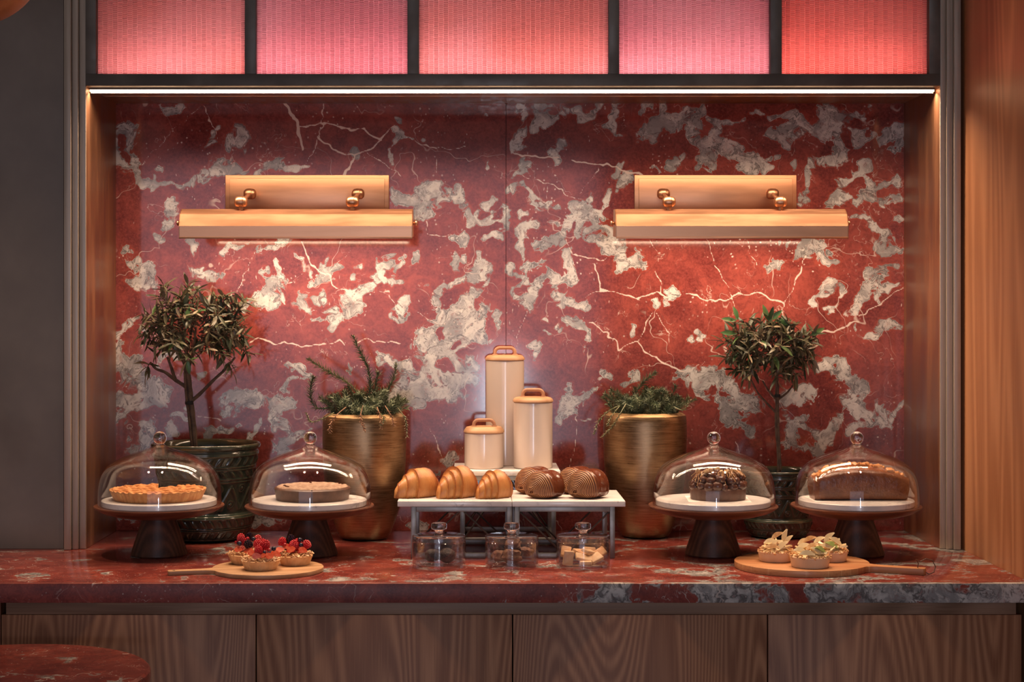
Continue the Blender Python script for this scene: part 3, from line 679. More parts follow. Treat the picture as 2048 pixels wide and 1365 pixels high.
def glass_dome(px, label):
    t = thing('glass_dome', label, 'cake dome', (X(px, SD), SD, TOP+0.1252), 0, 'glass cake domes')
    out = [(0.1525,0.0),(0.1527,0.020),(0.1512,0.045),(0.1465,0.068),(0.1375,0.087),(0.122,0.103),(0.101,0.1155),(0.076,0.1260),(0.050,0.1345),(0.032,0.1400),(0.020,0.1450),(0.0125,0.1500)]
    def fine(p):                             # Catmull-Rom for a smooth curve
        q = []
        for i in range(len(p)-1):
            a, b, c, d = p[max(i-1,0)], p[i], p[i+1], p[min(i+2,len(p)-1)]
            for k in range(4):
                u = k/4
                q.append(tuple(0.5*((2*b[j])+(-a[j]+c[j])*u+(2*a[j]-5*b[j]+4*c[j]-d[j])*u*u+(-a[j]+3*b[j]-3*c[j]+d[j])*u**3) for j in (0,1)))
        return q+[p[-1]]
    o_ = fine(out)
    i_ = [(max(r-0.0028, 0.0005), z-(0.0026 if k > 6 else 0.0)) for k, (r, z) in enumerate(o_)]
    i_[-1] = (0.0005, o_[-1][1]-0.006)
    MB().lathe(i_[::-1] + o_, 96).build('shell', M['dome'], t)
    kn = [(0.0,0.1502),(0.0118,0.1502),(0.0112,0.1525)]
    for k in range(2, 17):
        a = -PI/2 + PI*k/16
        kn.append((max(0.0, 0.0166*math.cos(a)), 0.1672+0.0166*math.sin(a)))
    MB().lathe(kn, 40).build('knob', M['knob'], t)
    return t
for px, a, b in ((318.5, 'dark walnut cake stand with marble disc under the lattice tart, leftmost', 'glass dome covering the lattice tart, leftmost of the domes'),
                 (619, 'dark walnut cake stand with marble disc under the flat chocolate cake', 'glass dome covering the flat chocolate cake'),
                 (1426, 'dark walnut cake stand with marble disc under the nut topped chocolate cake', 'glass dome covering the nut topped chocolate cake'),
                 (1712, 'dark walnut cake stand with marble disc under the loaf cake, rightmost', 'glass dome covering the loaf cake, rightmost of the domes')):
    cake_stand(px, a); glass_dome(px+1.5, b)
DISC = TOP+0.1400

# ------------------------------------------------------------------ cakes
rnd = random.Random(7)
M['crust'] = plain('golden_crust', (0.52,0.205,0.062), (0.66,0.33,0.115), 0.55, scale=45, bump=0.25, bscale=200)
M['crust_dark'] = plain('toasted_crust', (0.50,0.18,0.05), (0.66,0.31,0.105), 0.5, scale=70, bump=0.2)
M['filling'] = plain('frangipane', (0.36,0.15,0.05), (0.48,0.22,0.08), 0.6, scale=60, bump=0.3)
M['choc'] = plain('chocolate', (0.080,0.033,0.020), (0.125,0.056,0.034), 0.42, scale=40, bump=0.25, bscale=180)
M['choc_top'] = plain('dusted_chocolate', (0.42,0.29,0.205), (0.27,0.16,0.105), 0.85, scale=90, bump=0.5, bscale=160)
M['choc_gloss'] = plain('glossy_chocolate', (0.055,0.020,0.013), (0.095,0.036,0.022), 0.16, scale=50)
M['drizzle'] = plain('caramel_drizzle', (0.52,0.29,0.12), (0.44,0.22,0.085), 0.35)
M['hazel'] = plain('hazelnut', (0.62,0.43,0.23), (0.50,0.30,0.14), 0.5, scale=60)
M['loaf'] = plain('glazed_loaf', (0.115,0.033,0.013), (0.175,0.057,0.021), 0.2, scale=38, bump=0.9, bscale=150)
M['loaf_top'] = plain('glazed_loaf_crust', (0.15,0.045,0.016), (0.24,0.075,0.028), 0.22, scale=40, bump=0.5)
M['candied'] = plain('candied_peel', (0.62,0.25,0.075), (0.74,0.38,0.155), 0.35, scale=60)

# lattice tart with a wedge taken out at the back
lt = thing('lattice_tart', 'golden lattice tart with a missing wedge under the leftmost dome', 'tart', (X(316, SD), SD, DISC))
RT, HT = 0.118, 0.024
wa0, wa1 = R(62), R(100)                     # missing wedge
n = 480
m = MB(); vs = []
angs = [wa1 + (2*PI-(wa1-wa0))*k/n for k in range(n+1)]
for a in angs:
    fl = 0.0036*(1-abs(math.sin(a*29)))
    for r, z in ((RT-0.010-fl*0.4, 0.0), (RT-fl, HT-0.003), (RT-fl*0.3+0.0016, HT+0.0015+0.0012*math.sin(a*37)), (RT-0.005, HT+0.002+0.001*math.sin(a*31)), (RT-0.009, HT-0.003)):
        vs.append((r*math.cos(a), r*math.sin(a), z))
fs = [(i*5+j, (i+1)*5+j, (i+1)*5+j+1, i*5+j+1) for i in range(n) for j in range(4)]
b = len(vs); vs += [(0,0,0), (0,0,HT-0.003)]
for i in range(n):
    fs.append((b, (i+1)*5, i*5)); fs.append((b+1, i*5+4, (i+1)*5+4))
fs += [(b, 0, 1, 2, 3, 4, b+1), (b+1, n*5+4, n*5+3, n*5+2, n*5+1, n*5, b)]
m.add(vs, fs).build('crust', M['crust'], lt)
def in_wedge(x, y):
    a = math.atan2(y, x) % (2*PI)
    return wa0-0.04 < a < wa1+0.04
for fam, ang in ((0, R(20)), (1, R(-32))):
    for k in range(-4, 5):
        off = k*0.0235
        half = math.sqrt(max(0, (RT-0.006)**2-off*off))
        run = []
        def flush(run):
            if len(run) > 3:
                mm = MB(); v2, f2 = [], []
                for i, (q, h) in enumerate(run):
                    pr = Vector((-math.sin(ang), math.cos(ang)))
                    for wv_, hz in ((-0.0065,0.0),(-0.0052,0.0035),(0.0,0.0048),(0.0052,0.0035),(0.0065,0.0)):
                        v2.append((q[0]+pr.x*wv_, q[1]+pr.y*wv_, HT-0.0042+h+hz))
                for i in range(len(run)-1):
                    for j in range(4): f2.append((i*5+j, i*5+j+1, i*5+j+6, i*5+j+5))
                f2 += [(0,1,2,3,4), tuple((len(run)-1)*5+j for j in (4,3,2,1,0))]
                mm.add(v2, f2).build('lattice_strip', M['crust_dark'], lt)
        for i in range(61):
            s_ = -half + 2*half*i/60
            x = s_*math.cos(ang) - off*math.sin(ang); y = s_*math.sin(ang) + off*math.cos(ang)
            if in_wedge(x, y): flush(run); run = []; continue
            run.append(((x, y), 0.0024*(1 + math.sin(s_/0.0235*PI + (PI if (k+fam) % 2 else 0)))))
        flush(run)

# flat chocolate cake, dusted and cracked, cut once
cc = thing('chocolate_cake', 'flat round chocolate cake with a dusted cracked top', 'cake', (X(624.5, SD), SD, DISC))
RC = 0.094
m = MB()
def wob(r, z, a): return r*(1+0.006*math.sin(7*a)+0.004*math.sin(13*a+1))
m.lathe([(0.0,0.0),(RC-0.004,0.0),(RC-0.003,0.004),(RC,0.024),(RC+0.0012,0.0275),(RC-0.001,0.030),(RC-0.005,0.031),(0.0,0.031)], 110, fn=wob).build('sponge', M['choc'], cc)
tp = MB(); vs, fs = [], []
nr, na = 26, 120
for i in range(nr+1):
    for k in range(na):
        a = 2*PI*k/na; r = (RC-0.006)*i/nr
        x, y = wob(r, 0, a)*math.cos(a), wob(r, 0, a)*math.sin(a)
        z = 0.0342 + 0.0008*math.sin(x*90+1)*math.sin(y*80) + 0.0007*math.sin(x*210)*math.cos(y*190)
        for cx_, cy_, dx, dy, ln in ((-0.03,-0.052,1,0.05,0.045),(0.03,-0.03,0.72,0.7,0.03),(0.055,-0.032,0.93,0.36,0.03),(-0.012,0.045,0.5,0.86,0.015),(-0.066,-0.02,0.6,0.8,0.012)):
            u = (x-cx_)*dx+(y-cy_)*dy; v = abs(-(x-cx_)*dy+(y-cy_)*dx)
            if abs(u) < ln and v < 0.004: z -= 0.0035*(1-v/0.004)
        if i == nr: z = 0.0312
        vs.append((x, y, z))
for i in range(nr):
    for k in range(na):
        l = (k+1) % na
        fs.append((i*na+k, (i+1)*na+k, (i+1)*na+l, i*na+l))
tp.add(vs, fs).build('dusted_top', M['choc_top'], cc, angle=60)
MB().box(0.0006, 0.0022, -RC-0.0008, -RC+0.006, 0.001, 0.0318).build('cut', M['black'], cc, rot=(0,0,R(4)), smooth=False)
for dx, dy in ((-0.062,-0.030),(-0.056,-0.042),(0.066,0.03),(-0.01,0.062),(0.074,0.022),(-0.068,-0.012)):
    MB().ball((dx, dy, 0.0352), 0.0026, 1, (1.6,1,0.7)).build('crumb', M['choc_gloss'], cc)

# nut topped chocolate cake on a sheet of baking paper
pp = MB().box(-0.074, 0.080, -0.070, 0.070, 0.0, 0.0006).build('baking_paper', M['paper'], loc=(X(1433, SD), SD, DISC-0.0004), rot=(0,0,R(-3)), smooth=False)
tag(pp, 'square white baking paper under the nut topped chocolate cake', 'paper')
nc_ = thing('nut_chocolate_cake', 'tall chocolate cake heaped with glossy nuts and caramel drizzle', 'cake', (X(1436, SD), SD, DISC+0.0004))
RN = 0.069
m = MB()
m.lathe([(0.0,0.0),(RN-0.002,0.0),(RN,0.003),(RN+0.001,0.024),(RN+0.0005,0.028),(RN-0.004,0.031),(0.0,0.031)], 96, fn=lambda r, z, a: r*(1+0.008*math.sin(10*a)+0.005*math.sin(23*a))).build('cake_base', M['choc'], nc_)
tops = []
for ring, cnt, rr, zz in ((0.060, 17, 0.0135, 0.034), (0.056, 15, 0.0125, 0.050), (0.036, 10, 0.014, 0.056), (0.012, 4, 0.014, 0.060)):
    for k in range(cnt):
        a = 2*PI*(k+rnd.random()*0.5)/cnt
        r2 = rr*(0.85+0.3*rnd.random())
        c = (ring*math.cos(a), ring*math.sin(a), zz+rnd.uniform(-0.003, 0.004))
        mb = MB().ball((0,0,0), r2, 2, (rnd.uniform(0.85,1.15), rnd.uniform(0.85,1.15), rnd.uniform(0.8,1.05)))
        mb.v = [tuple(Vector(v)*(1+0.06*math.sin(v[0]*400+k)+0.05*math.sin(v[2]*350))) for v in mb.v]
        mb.build('coated_nut', M['choc_gloss'], nc_, loc=c)
        tops.append((c, r2))
for dx, dy, s_ in ((-0.052,-0.012,0.009),(-0.022,-0.02,0.009),(-0.034,-0.036,0.007),(0.02,-0.04,0.007),(0.04,-0.01,0.008),(0.002,-0.048,0.006),(0.0,0.01,0.008)):
    MB().box(-s_*0.8, s_*0.8, -s_*0.6, s_*0.6, -s_*0.6, s_*0.7).build('hazelnut_piece', M['hazel'], nc_, loc=(dx, dy, 0.0715), rot=(rnd.uniform(-.4,.4), rnd.uniform(-.4,.4), rnd.uniform(0,3)), bevel=0.0012)
dr = MB()
for k in range(30):                          # caramel threads in loops over the right half, a few at the left
    a = R(-95 + 110*rnd.random()) if k < 22 else R(-170 + 45*rnd.random())
    r_ = rnd.uniform(0.030, 0.058); w_ = rnd.uniform(0.06, 0.16)
    drop = rnd.uniform(0.012, 0.040)
    pts = []
    for i in range(13):
        u = i/12*2-1
        rr_ = r_ + 0.0145*(u*u)
        rr_ = min(rr_, 0.0755)
        z_ = 0.0755 - 0.55*max(0.0, r_-0.03)*0.3 - drop*(u*u if u > 0 else u*u*rnd.uniform(0.5,0.7))
        a2 = a + w_*u + 0.02*math.sin(i*1.3+k)
        pts.append((rr_*math.cos(a2), rr_*math.sin(a2), z_))
    dr.tube(pts, 0.0008, 5)
dr.build('caramel_drizzle', M['drizzle'], nc_)['kind'] = 'stuff'

# loaf cake with candied pieces, on baking paper
pp = MB().box(-0.120, 0.118, -0.060, 0.062, 0.0, 0.0006).build('baking_paper', M['paper'], loc=(X(1716, SD), SD, DISC-0.0004), rot=(0,0,R(2)), smooth=False)
tag(pp, 'white baking paper sheet under the loaf cake', 'paper')
lf = thing('loaf_cake', 'glazed brown loaf cake topped with candied orange pieces', 'cake', (X(1716, SD), SD, DISC+0.0004))
m = MB(); vs, fs = [], []
nx_, nc2 = 60, 36
def loaf_h(u): return 0.056 + 0.022*max(0.0, 1-abs(u)**2.2)
for i in range(nx_+1):
    u = -1+2*i/nx_
    e = (1-abs(u)**14)**0.25 if abs(u) < 1 else 0.0
    e = max(e, 0.80)
    x = u*0.1185
    for k in range(nc2):
        a = 2*PI*k/nc2
        c, s_ = math.cos(a), math.sin(a)
        yy = 0.050*e*math.copysign(abs(c)**0.35, c)
        h = loaf_h(u)*(0.9+0.1*e)
        zz = h*0.5 + h*0.5*math.copysign(abs(s_)**(0.42 if s_ > 0 else 0.25), s_)
        yy *= 0.90+0.10*min(1.0, zz/0.03)
        bx_ = 1.0 - (0.03 if zz < 0.01 else 0.0)
        vs.append((x*bx_, yy, max(0.0, zz)))
for i in range(nx_):
    for k in range(nc2):
        l = (k+1) % nc2
        fs.append((i*nc2+k, i*nc2+l, (i+1)*nc2+l, (i+1)*nc2+k))
fs += [tuple(range(nc2)), tuple(nx_*nc2+k for k in range(nc2-1, -1, -1))]
m.add(vs, fs).build('loaf', M['loaf'], lf, angle=50)
rg = MB(); vs, fs = [], []                    # the split, shiny crown
for i in range(41):
    u = -0.80+1.6*i/40
    for k in range(9):
        a = PI*k/8
        yy = 0.001+0.041*math.cos(a)*(1-0.9*abs(u/0.8)**6)
        vs.append((u*0.1185, yy, loaf_h(u)-0.004 + (0.0085*math.sin(a)+0.0007*math.sin(u*60+k))*(1-abs(u/0.8)**4)))
fs = [(i*9+k, i*9+k+1, (i+1)*9+k+1, (i+1)*9+k) for i in range(40) for k in range(8)]
rg.add(vs, fs).build('crown', M['loaf_top'], lf)
for k in range(56):
    u = -0.97+1.94*(k+0.5*rnd.random())/56
    y = rnd.uniform(-0.028, 0.036) if abs(u) < 0.55 else rnd.uniform(-0.036, 0.036)
    if abs(u) < 0.55: y = rnd.uniform(0.004, 0.036)
    h = loaf_h(u)+0.0045*(1-min(1, abs(u/0.8))**4)
    s_ = rnd.uniform(0.0045, 0.0085)
    MB().box(-s_, s_, -s_*0.7, s_*0.7, -s_*0.5, s_*0.6).build('candied_piece', M['candied'], lf, loc=(u*0.114, y, h+0.001), rot=(rnd.uniform(-.6,.6), rnd.uniform(-.6,.6), rnd.uniform(0,3)), bevel=0.0018)

# ------------------------------------------------------------------ risers and canisters
RZ = Z(1003.5, 4.187)-TOP                     # top of the low risers
def riser(label, x0, x1, fx0, fx1, y0, y1, ztop, th, kind):
    t = thing('display_riser', label, 'riser', ((x0+x1)/2, (y0+y1)/2, TOP+0.0004), 0, 'marble topped risers')
    cx, cy = (x0+x1)/2, (y0+y1)/2
    MB().box(x0-cx, x1-cx, y0-cy, y1-cy, ztop-th, ztop).build('marble_top', M['pale'], t, bevel=0.0012)
    zf = ztop-th-0.0003
    b = 0.0125
    ax, bx, ay, by = fx0-cx, fx1-cx, y0-cy+0.002, y1-cy-0.004
    for px_ in (ax, bx-b):
        for py_ in (ay, by-b):
            MB().box(px_, px_+b, py_, py_+b, 0.0, zf).build('leg', M['steel'], t, bevel=0.001)
    for py_ in (ay, by-b):
        for z_ in (zf-b, 0.0):
            MB().box(ax+b, bx-b, py_, py_+b, z_, z_+b).build('rail', M['steel'], t, bevel=0.001)
    for px_ in (ax, bx-b):
        for z_ in (zf-b, 0.0):
            MB().box(px_, px_+b, ay+b, by-b, z_, z_+b).build('rail', M['steel'], t, bevel=0.001)
    mid = (ax+bx)/2
    for py_ in (ay+b/2, by-b/2):
        pairs = ([((mid-0.006, zf-b), (ax+b, b)), ((mid+0.006, zf-b), (bx-b, b))] if kind == 'A' else [((ax+b, zf-b), (mid-0.006, b)), ((bx-b, zf-b), (mid+0.006, b))])
        for (xa, za), (xb, zb) in pairs:
            MB().tube([(xa, py_, za), (xb, py_, zb)], 0.0024, 8).build('brace_rod', M['rod'], t)
    return t
d1, d2 = 4.187, 4.452
riser('low marble topped riser carrying the three croissants', X(795,d1), X(1023.7,d1), X(822,d1), X(1024,d1), d1, d2, RZ, 0.0135, 'A')
riser('low marble topped riser carrying the swirled chocolate pastries', X(1024.6,d1), X(1251,d1), X(1029,d1), X(1230,d1), d1, d2, RZ, 0.0135, 'V')
d3 = 4.474
CZ = Z(943, d3)-TOP
riser('tall marble topped riser behind, carrying the cream canisters', X(907,d3), X(1121,d3), X(920,d3), X(1112,d3), d3, 4.716, CZ, 0.0125, 'A')

def canister(label, px, d, zb, zl, zt, zh):
    t = thing('canister', label, 'canister', (X(px, d), d, TOP+CZ+0.0004), 0, 'cream canisters with wooden lids')
    k = TOP+CZ+0.0004
    r = 0.0525
    MB().lathe([(0.0,0.0),(r-0.0025,0.0),(r,0.0025),(r,zl-k-0.001),(r-0.001,zl-k),(0.0,zl-k)], 72).build('body', M['cream'], t)
    h = zt-zl
    lid = MB().lathe([(0.0,zl-k+0.0003),(r-0.001,zl-k+0.0003),(r-0.001,zl-k+0.0022),(r+0.0018,zl-k+0.0022),(r+0.0022,zl-k+0.005),(r-0.0005,zl-k+0.010),(r-0.005,zt-k-0.0015),(r-0.011,zt-k),(0.0,zt-k)], 72).build('lid', M['beech'], t)
    hw, top = 0.0275, zh-k-0.0045
    pts = [(-hw,0,zt-k-0.001)]
    for i in range(7):
        a = PI - (PI/2)*i/6
        pts.append((-hw+0.013+0.013*math.cos(a), 0, top-0.013+0.013*math.sin(a)))
    for i in range(7):
        a = PI/2 - (PI/2)*i/6
        pts.append((hw-0.013+0.013*math.cos(a), 0, top-0.013+0.013*math.sin(a)))
    pts.append((hw,0,zt-k-0.001))
    hd = MB().tube(pts, 0.0046, 14).build('handle', M['handle'], lid)
    for s_ in (-1, 1):
        MB().tube([(s_*hw,0,zt-k+0.0002),(s_*hw,0,zt-k+0.0025)], [0.0078,0.007], 16).build('foot', M['handle'], lid)
canister('shortest cream canister with wooden lid, in front at the left', 968, 4.566, 0, Z(866,4.572), Z(853,4.572), Z(837,4.572))
canister('tallest cream canister with wooden lid, standing at the back', 1010, 4.666, 0, Z(722,4.660), Z(710.5,4.660), Z(693,4.660))
canister('medium cream canister with wooden lid, in front at the right', 1066, 4.566, 0, Z(805,4.572), Z(794,4.572), Z(776.5,4.572))

# ------------------------------------------------------------------ pots and plants
def glaze_mat():
    t = NT('dark_green_glaze')
    p = t.pos('object')
    f = t.smooth(t.noise(p, 18, 4), 0.35, 0.7)
    col = t.mix(f, (0.012,0.020,0.016), (0.030,0.038,0.026))
    pt = t.n('ShaderNodeNewGeometry').outputs['Pointiness']
    col = t.mix(t.smooth(pt, 0.50, 0.60, 0, 0.75), col, (0.12,0.085,0.040))      # glaze breaks brown on the raised edges
    return t.done(t.bsdf(col, 0.13, 0.0, None, Specular_IOR_Level=0.6))
M['glaze'] = glaze_mat()
def gold_mat():
    t = NT('brushed_gold_glaze')
    p = t.pos('object')
    q = t.vmath('MULTIPLY', p, (16, 16, 520))
    f = t.noise(q, 1.0, 5, 0.7)
    g = t.noise(t.vmath('MULTIPLY', p, (7, 7, 16)), 1.0, 5, 0.7)
    col = t.mix(t.smooth(f, 0.35, 0.65), (0.215,0.125,0.062), (0.345,0.22,0.12))
    col = t.mix(t.smooth(g, 0.5, 0.72, 0, 0.65), col, (0.085,0.05,0.028))
    nm = t.bump(f, 0.35, 0.0008)
    return t.done(t.bsdf(col, t.smooth(f, 0.3, 0.7, 0.26, 0.42), 0.9, nm))
M['gold'] = gold_mat()
M['gold_rim'] = plain('worn_gold_rim', (0.50,0.30,0.14), (0.62,0.40,0.20), 0.4, 0.6, scale=40)
M['bark'] = plain('bark', (0.115,0.068,0.042), (0.060,0.035,0.023), 0.85, scale=60, bump=0.5)
def leaf_mat(name, top, top2, under):
    t = NT(name)
    rn = t.n('ShaderNodeObjectInfo').outputs['Random']
    c = t.mix(t.smooth(t.math('ADD', t.math('MULTIPLY', rn, 0.5), t.math('MULTIPLY', t.noise(t.pos('world'), 30, 1), 0.5)), 0.3, 0.7), top, top2)
    bf = t.n('ShaderNodeNewGeometry').outputs['Backfacing']
    c = t.mix(bf, c, under)
    return t.done(t.bsdf(c, 0.42, 0.0, None, Specular_IOR_Level=0.45))
M['leaf'] = leaf_mat('olive_leaf', (0.042,0.048,0.021), (0.125,0.102,0.056), (0.22,0.165,0.10))
M['leaf_green'] = leaf_mat('young_olive_leaf', (0.045,0.105,0.030), (0.070,0.135,0.040), (0.14,0.17,0.09))
M['needle'] = plain('rosemary_needle', (0.060,0.085,0.042), (0.135,0.150,0.078), 0.5, scale=50)
M['needle_pale'] = plain('rosemary_needle_pale', (0.10,0.115,0.05), (0.17,0.165,0.08), 0.5, scale=50)
M['needle_dry'] = plain('dry_rosemary', (0.30,0.15,0.085), (0.20,0.10,0.055), 0.7, scale=50)

def green_pot(t, k, seed=0):
    """carved, glazed pot on its flared foot; k scales the left pot's size"""
    H = 0.2566
    def rad(z):
        pts = [(0.0,0.100),(0.006,0.106),(0.030,0.121),(0.062,0.130),(0.070,0.1285),(0.074,0.117),(0.078,0.1165),(0.12,0.1215),(0.17,0.129),(0.226,0.1375),(0.2285,0.1405),(0.236,0.1410),(0.238,0.1385),(0.242,0.1385),(0.244,0.1440),(0.252,0.1462),(0.2566,0.1440)]
        for (a, b), (c, d) in zip(pts, pts[1:]):
            if z <= c: return b+(d-b)*(z-a)/(c-a)
        return pts[-1][1]
    def relief(z, a):
        q = 0.0
        for z0, z1, n_, sg in ((0.038,0.062,34,1),(0.008,0.030,34,-1),(0.200,0.226,30,-1),(0.168,0.190,30,1)):
            if z0 < z < z1:
                u = (z-z0)/(z1-z0)
                s_ = math.sin(a*n_ + sg*u*3.4)
                q += 0.0034*max(0.0, s_)*math.sin(u*PI)**0.6 - 0.0006
            for zz in (z0-0.0015, z1+0.0015):
                if abs(z-zz) < 0.0018: q += 0.0016
        if 0.078 < z < 0.160:                # triangles with bosses
            nt = 11
            ph = (a*nt/(2*PI)) % 1.0
            u = (z-0.084)/(0.150-0.084)
            for off in (0.0, 0.10):
                lo = abs(ph-0.5)*2
                dd = abs(lo-(1-u)*(1.0-off*2)) if 0 < u < 1-off else 1
                if dd < 0.13: q += 0.0022*(1-dd/0.13)
            w_ = 2*PI*0.122/nt
            for cx_, cz in ((0.0, 0.142), (0.5, 0.100)):
                dx = ((ph-cx_+0.5) % 1.0-0.5)*w_
                rr = math.hypot(dx, z-cz)
                if rr < 0.0052: q += 0.003*(1-(rr/0.0052)**2)**0.5
                elif 0.0072 < rr < 0.0115: q += 0.0022*(1-abs(rr-0.00935)/0.00215)
            if abs(z-0.159) < 0.0018: q += 0.0015
        return q
    n_, rows = 420, []
    z = 0.0
    while z < H:
        rows.append(z); z += 0.0017
    rows.append(H)
    m = MB(); vs, fs = [], []
    for z in rows:
        for j in range(n_):
            a = 2*PI*j/n_
            r = (rad(z) + relief(z, a))*k
            vs.append((r*math.cos(a), r*math.sin(a), z*k))
    inner = [(0.1425,0.2570),(0.136,0.2535),(0.133,0.240),(0.131,0.215),(0.0,0.215)]
    for r, z in inner[:-1]:
        for j in range(n_):
            a = 2*PI*j/n_
            vs.append((r*k*math.cos(a), r*k*math.sin(a), z*k))
    tot = len(rows)+len(inner)-1
    for i in range(tot-1):
        for j in range(n_):
            l = (j+1) % n_
            fs.append((i*n_+j, i*n_+l, (i+1)*n_+l, (i+1)*n_+j))
    fs.append(tuple(range(n_-1, -1, -1)))
    m.add(vs, fs).build('pot', M['glaze'], t, angle=80)
    MB().lathe([(0.0,0.205*k),(0.1300*k,0.205*k),(0.1300*k,0.2165*k),(0.06*k,0.222*k),(0.0,0.223*k)], 48).build('soil', M['soil'], t)

def leaf_mesh(name, mat, L, W, curl):
    m = MB(); vs, fs = [], []
    for i, (u, wd) in enumerate(((0.0,0.12),(0.22,0.75),(0.5,1.0),(0.78,0.66),(1.0,0.0))):
        y = u*L; z = -curl*u*u*L
        h = W*0.5*wd
        if wd == 0: vs.append((0,y,z))
        else: vs += [(-h,y,z+h*0.35),(0,y,z),(h,y,z+h*0.35)]
    for i in range(3):
        b = i*3
        fs += [(b,b+1,b+4,b+3),(b+1,b+2,b+5,b+4)]
    fs += [(9,10,12),(10,11,12)]
    m.add(vs, fs)
    return m.mesh(name, mat, angle=80)
LM = [leaf_mesh('leaf', M['leaf'], 0.042, 0.0098, 0.15), leaf_mesh('leaf', M['leaf'], 0.036, 0.0088, 0.4), leaf_mesh('leaf', M['leaf'], 0.030, 0.0080, -0.1), leaf_mesh('leaf', M['leaf'], 0.047, 0.0085, 0.25)]
LG = [leaf_mesh('leaf', M['leaf_green'], 0.040, 0.0130, 0.12), leaf_mesh('leaf', M['leaf_green'], 0.034, 0.0115, 0.2)]

def foliage(t, org, tips, seed, limit, maxy, special=()):
    """leaves in pairs along twigs; tips = [(base, tip)] in local coordinates"""
    rg_ = random.Random(seed)
    tw = MB(); lv = []
    for b, e in tips:
        b, e = Vector(b), Vector(e)
        mid = (b+e)/2 + Vector((rg_.uniform(-.012,.012), rg_.uniform(-.012,.012), rg_.uniform(0,.014)))
        pts = [b, (b+mid)/2+Vector((0,0,0.002)), mid, (mid+e)/2+Vector((0,0,0.003)), e]
        tw.tube(pts, [0.0021,0.0018,0.0015,0.0012,0.0008], 5)
        ln = (e-b).length
        nn = max(6, int(ln/0.0078))
        for i in range(nn):
            u = 0.30+0.70*i/(nn-1)
            s_ = u*4; j = min(3, int(s_)); p = pts[j].lerp(pts[j+1], s_-j)
            ax = (e-b).normalized()
            for sd in (0, 1):
                q = ax.orthogonal().normalized()
                q.rotate(Matrix.Rotation(i*1.9+sd*PI+rg_.uniform(-.5,.5), 3, ax))
                dr_ = (ax*rg_.uniform(0.0, 0.9) + q*rg_.uniform(0.5, 1.1) + Vector((0,0,rg_.uniform(-0.35,0.35)))).normalized()
                lv.append((p.copy(), dr_, rg_.random()))
    tw.build('twigs', M['bark'], t)['kind'] = 'stuff'
    ok = []
    for p, d_, r_ in lv:
        e = p+d_*0.045
        if (org.y+e.y) < maxy: ok.append((p, d_, r_))
    ok.sort(key=lambda q: q[0].y)
    st = MB()
    for i, (p, d_, r_) in enumerate(ok):
        up = Vector((rg_.uniform(-.6,.6), rg_.uniform(-.9,.3), 1.0))
        x = d_.cross(up).normalized(); z = x.cross(d_)
        mt = Matrix((x, d_, z)).transposed()
        me = (LG if r_ < 0.07 else LM)[int(r_*997) % (2 if r_ < 0.07 else 4)]
        s_ = 0.68+0.50*((r_*31) % 1)
        if i < limit:
            o = put('leaf', me, t, p, mt.to_euler(), (s_, s_, s_))
        else:
            st.add([p+mt@(Vector(v.co)*s_) for v in me.vertices], [tuple(f.vertices) for f in me.polygons])
    for (p, d_, g) in special:
        d_ = Vector(d_).normalized()
        x = d_.cross(Vector((0.1,-1.0,0.25))).normalized(); z = x.cross(d_)
        put('leaf', LG[g], t, p, Matrix((x, d_, z)).transposed().to_euler(), (1.15,1.15,1.15))
    if st.v:
        o = st.build('inner_leaves', M['leaf'], t, angle=80)
        o['kind'] = 'stuff'

# left olive tree
PD = 4.562
ot = thing('potted_olive_tree', 'larger olive tree in a dark green carved pot, left side', 'potted plant', (X(412, PD), PD, TOP+0.0004), 0, 'potted olive trees')
org = ot.location.copy()
green_pot(ot, 1.0)
L_ = lambda px, py, dd=0.0: P(px, py, PD+dd)-org
def branch(t, name, pts, r0, r1, mat='bark', n_=8):
    pts = [Vector(p) for p in pts]
    fine = []
    for i in range(len(pts)-1):
        a, b, c, d = pts[max(i-1,0)], pts[i], pts[i+1], pts[min(i+2,len(pts)-1)]
        for k in range(5):
            u = k/5
            fine.append(0.5*((2*b)+(-a+c)*u+(2*a-5*b+4*c-d)*u*u+(-a+3*b-3*c+d)*u**3))
    fine.append(pts[-1])
    m_ = len(fine)-1
    return MB().tube(fine, [(r0+(r1-r0)*i/m_)*(1+0.07*math.sin(i*1.7)) for i in range(m_+1)], n_).build(name, M[mat], t)
CR = P(389, 662, PD-0.025)-org
branch(ot, 'trunk', [L_(389,900), L_(387,860), L_(381,805), L_(377,765), L_(372,730)], 0.0088, 0.0085)
branch(ot, 'support_stake', [L_(384,898,-0.012), L_(378,840,-0.012), L_(372,790,-0.011), L_(369,745,-0.010)], 0.0032, 0.003)
MB().lathe([(0.0105,-0.005),(0.0115,-0.002),(0.0115,0.002),(0.0105,0.005)], 14).build('tie', M['black'], ot, loc=L_(378.5,806,-0.005))
mains = [[L_(382,803), L_(400,788), L_(430,758), L_(452,738), L_(470,715)], [L_(374,775), L_(350,760), L_(330,745), L_(312,738), L_(300,725)], [L_(374,742), L_(384,715), L_(388,690), L_(392,655)],
         [L_(372,732), L_(362,712,-0.02), L_(358,690,-0.035), L_(352,660,-0.05)], [L_(372,735), L_(372,710,0.02), L_(380,680,0.045), L_(385,650,0.06)], [L_(388,700), L_(410,680,-0.03), L_(432,655,-0.05)], [L_(350,760), L_(344,740,-0.015), L_(335,715,-0.03)]]
for m_ in mains: branch(ot, 'branch', m_, 0.0056, 0.0026)
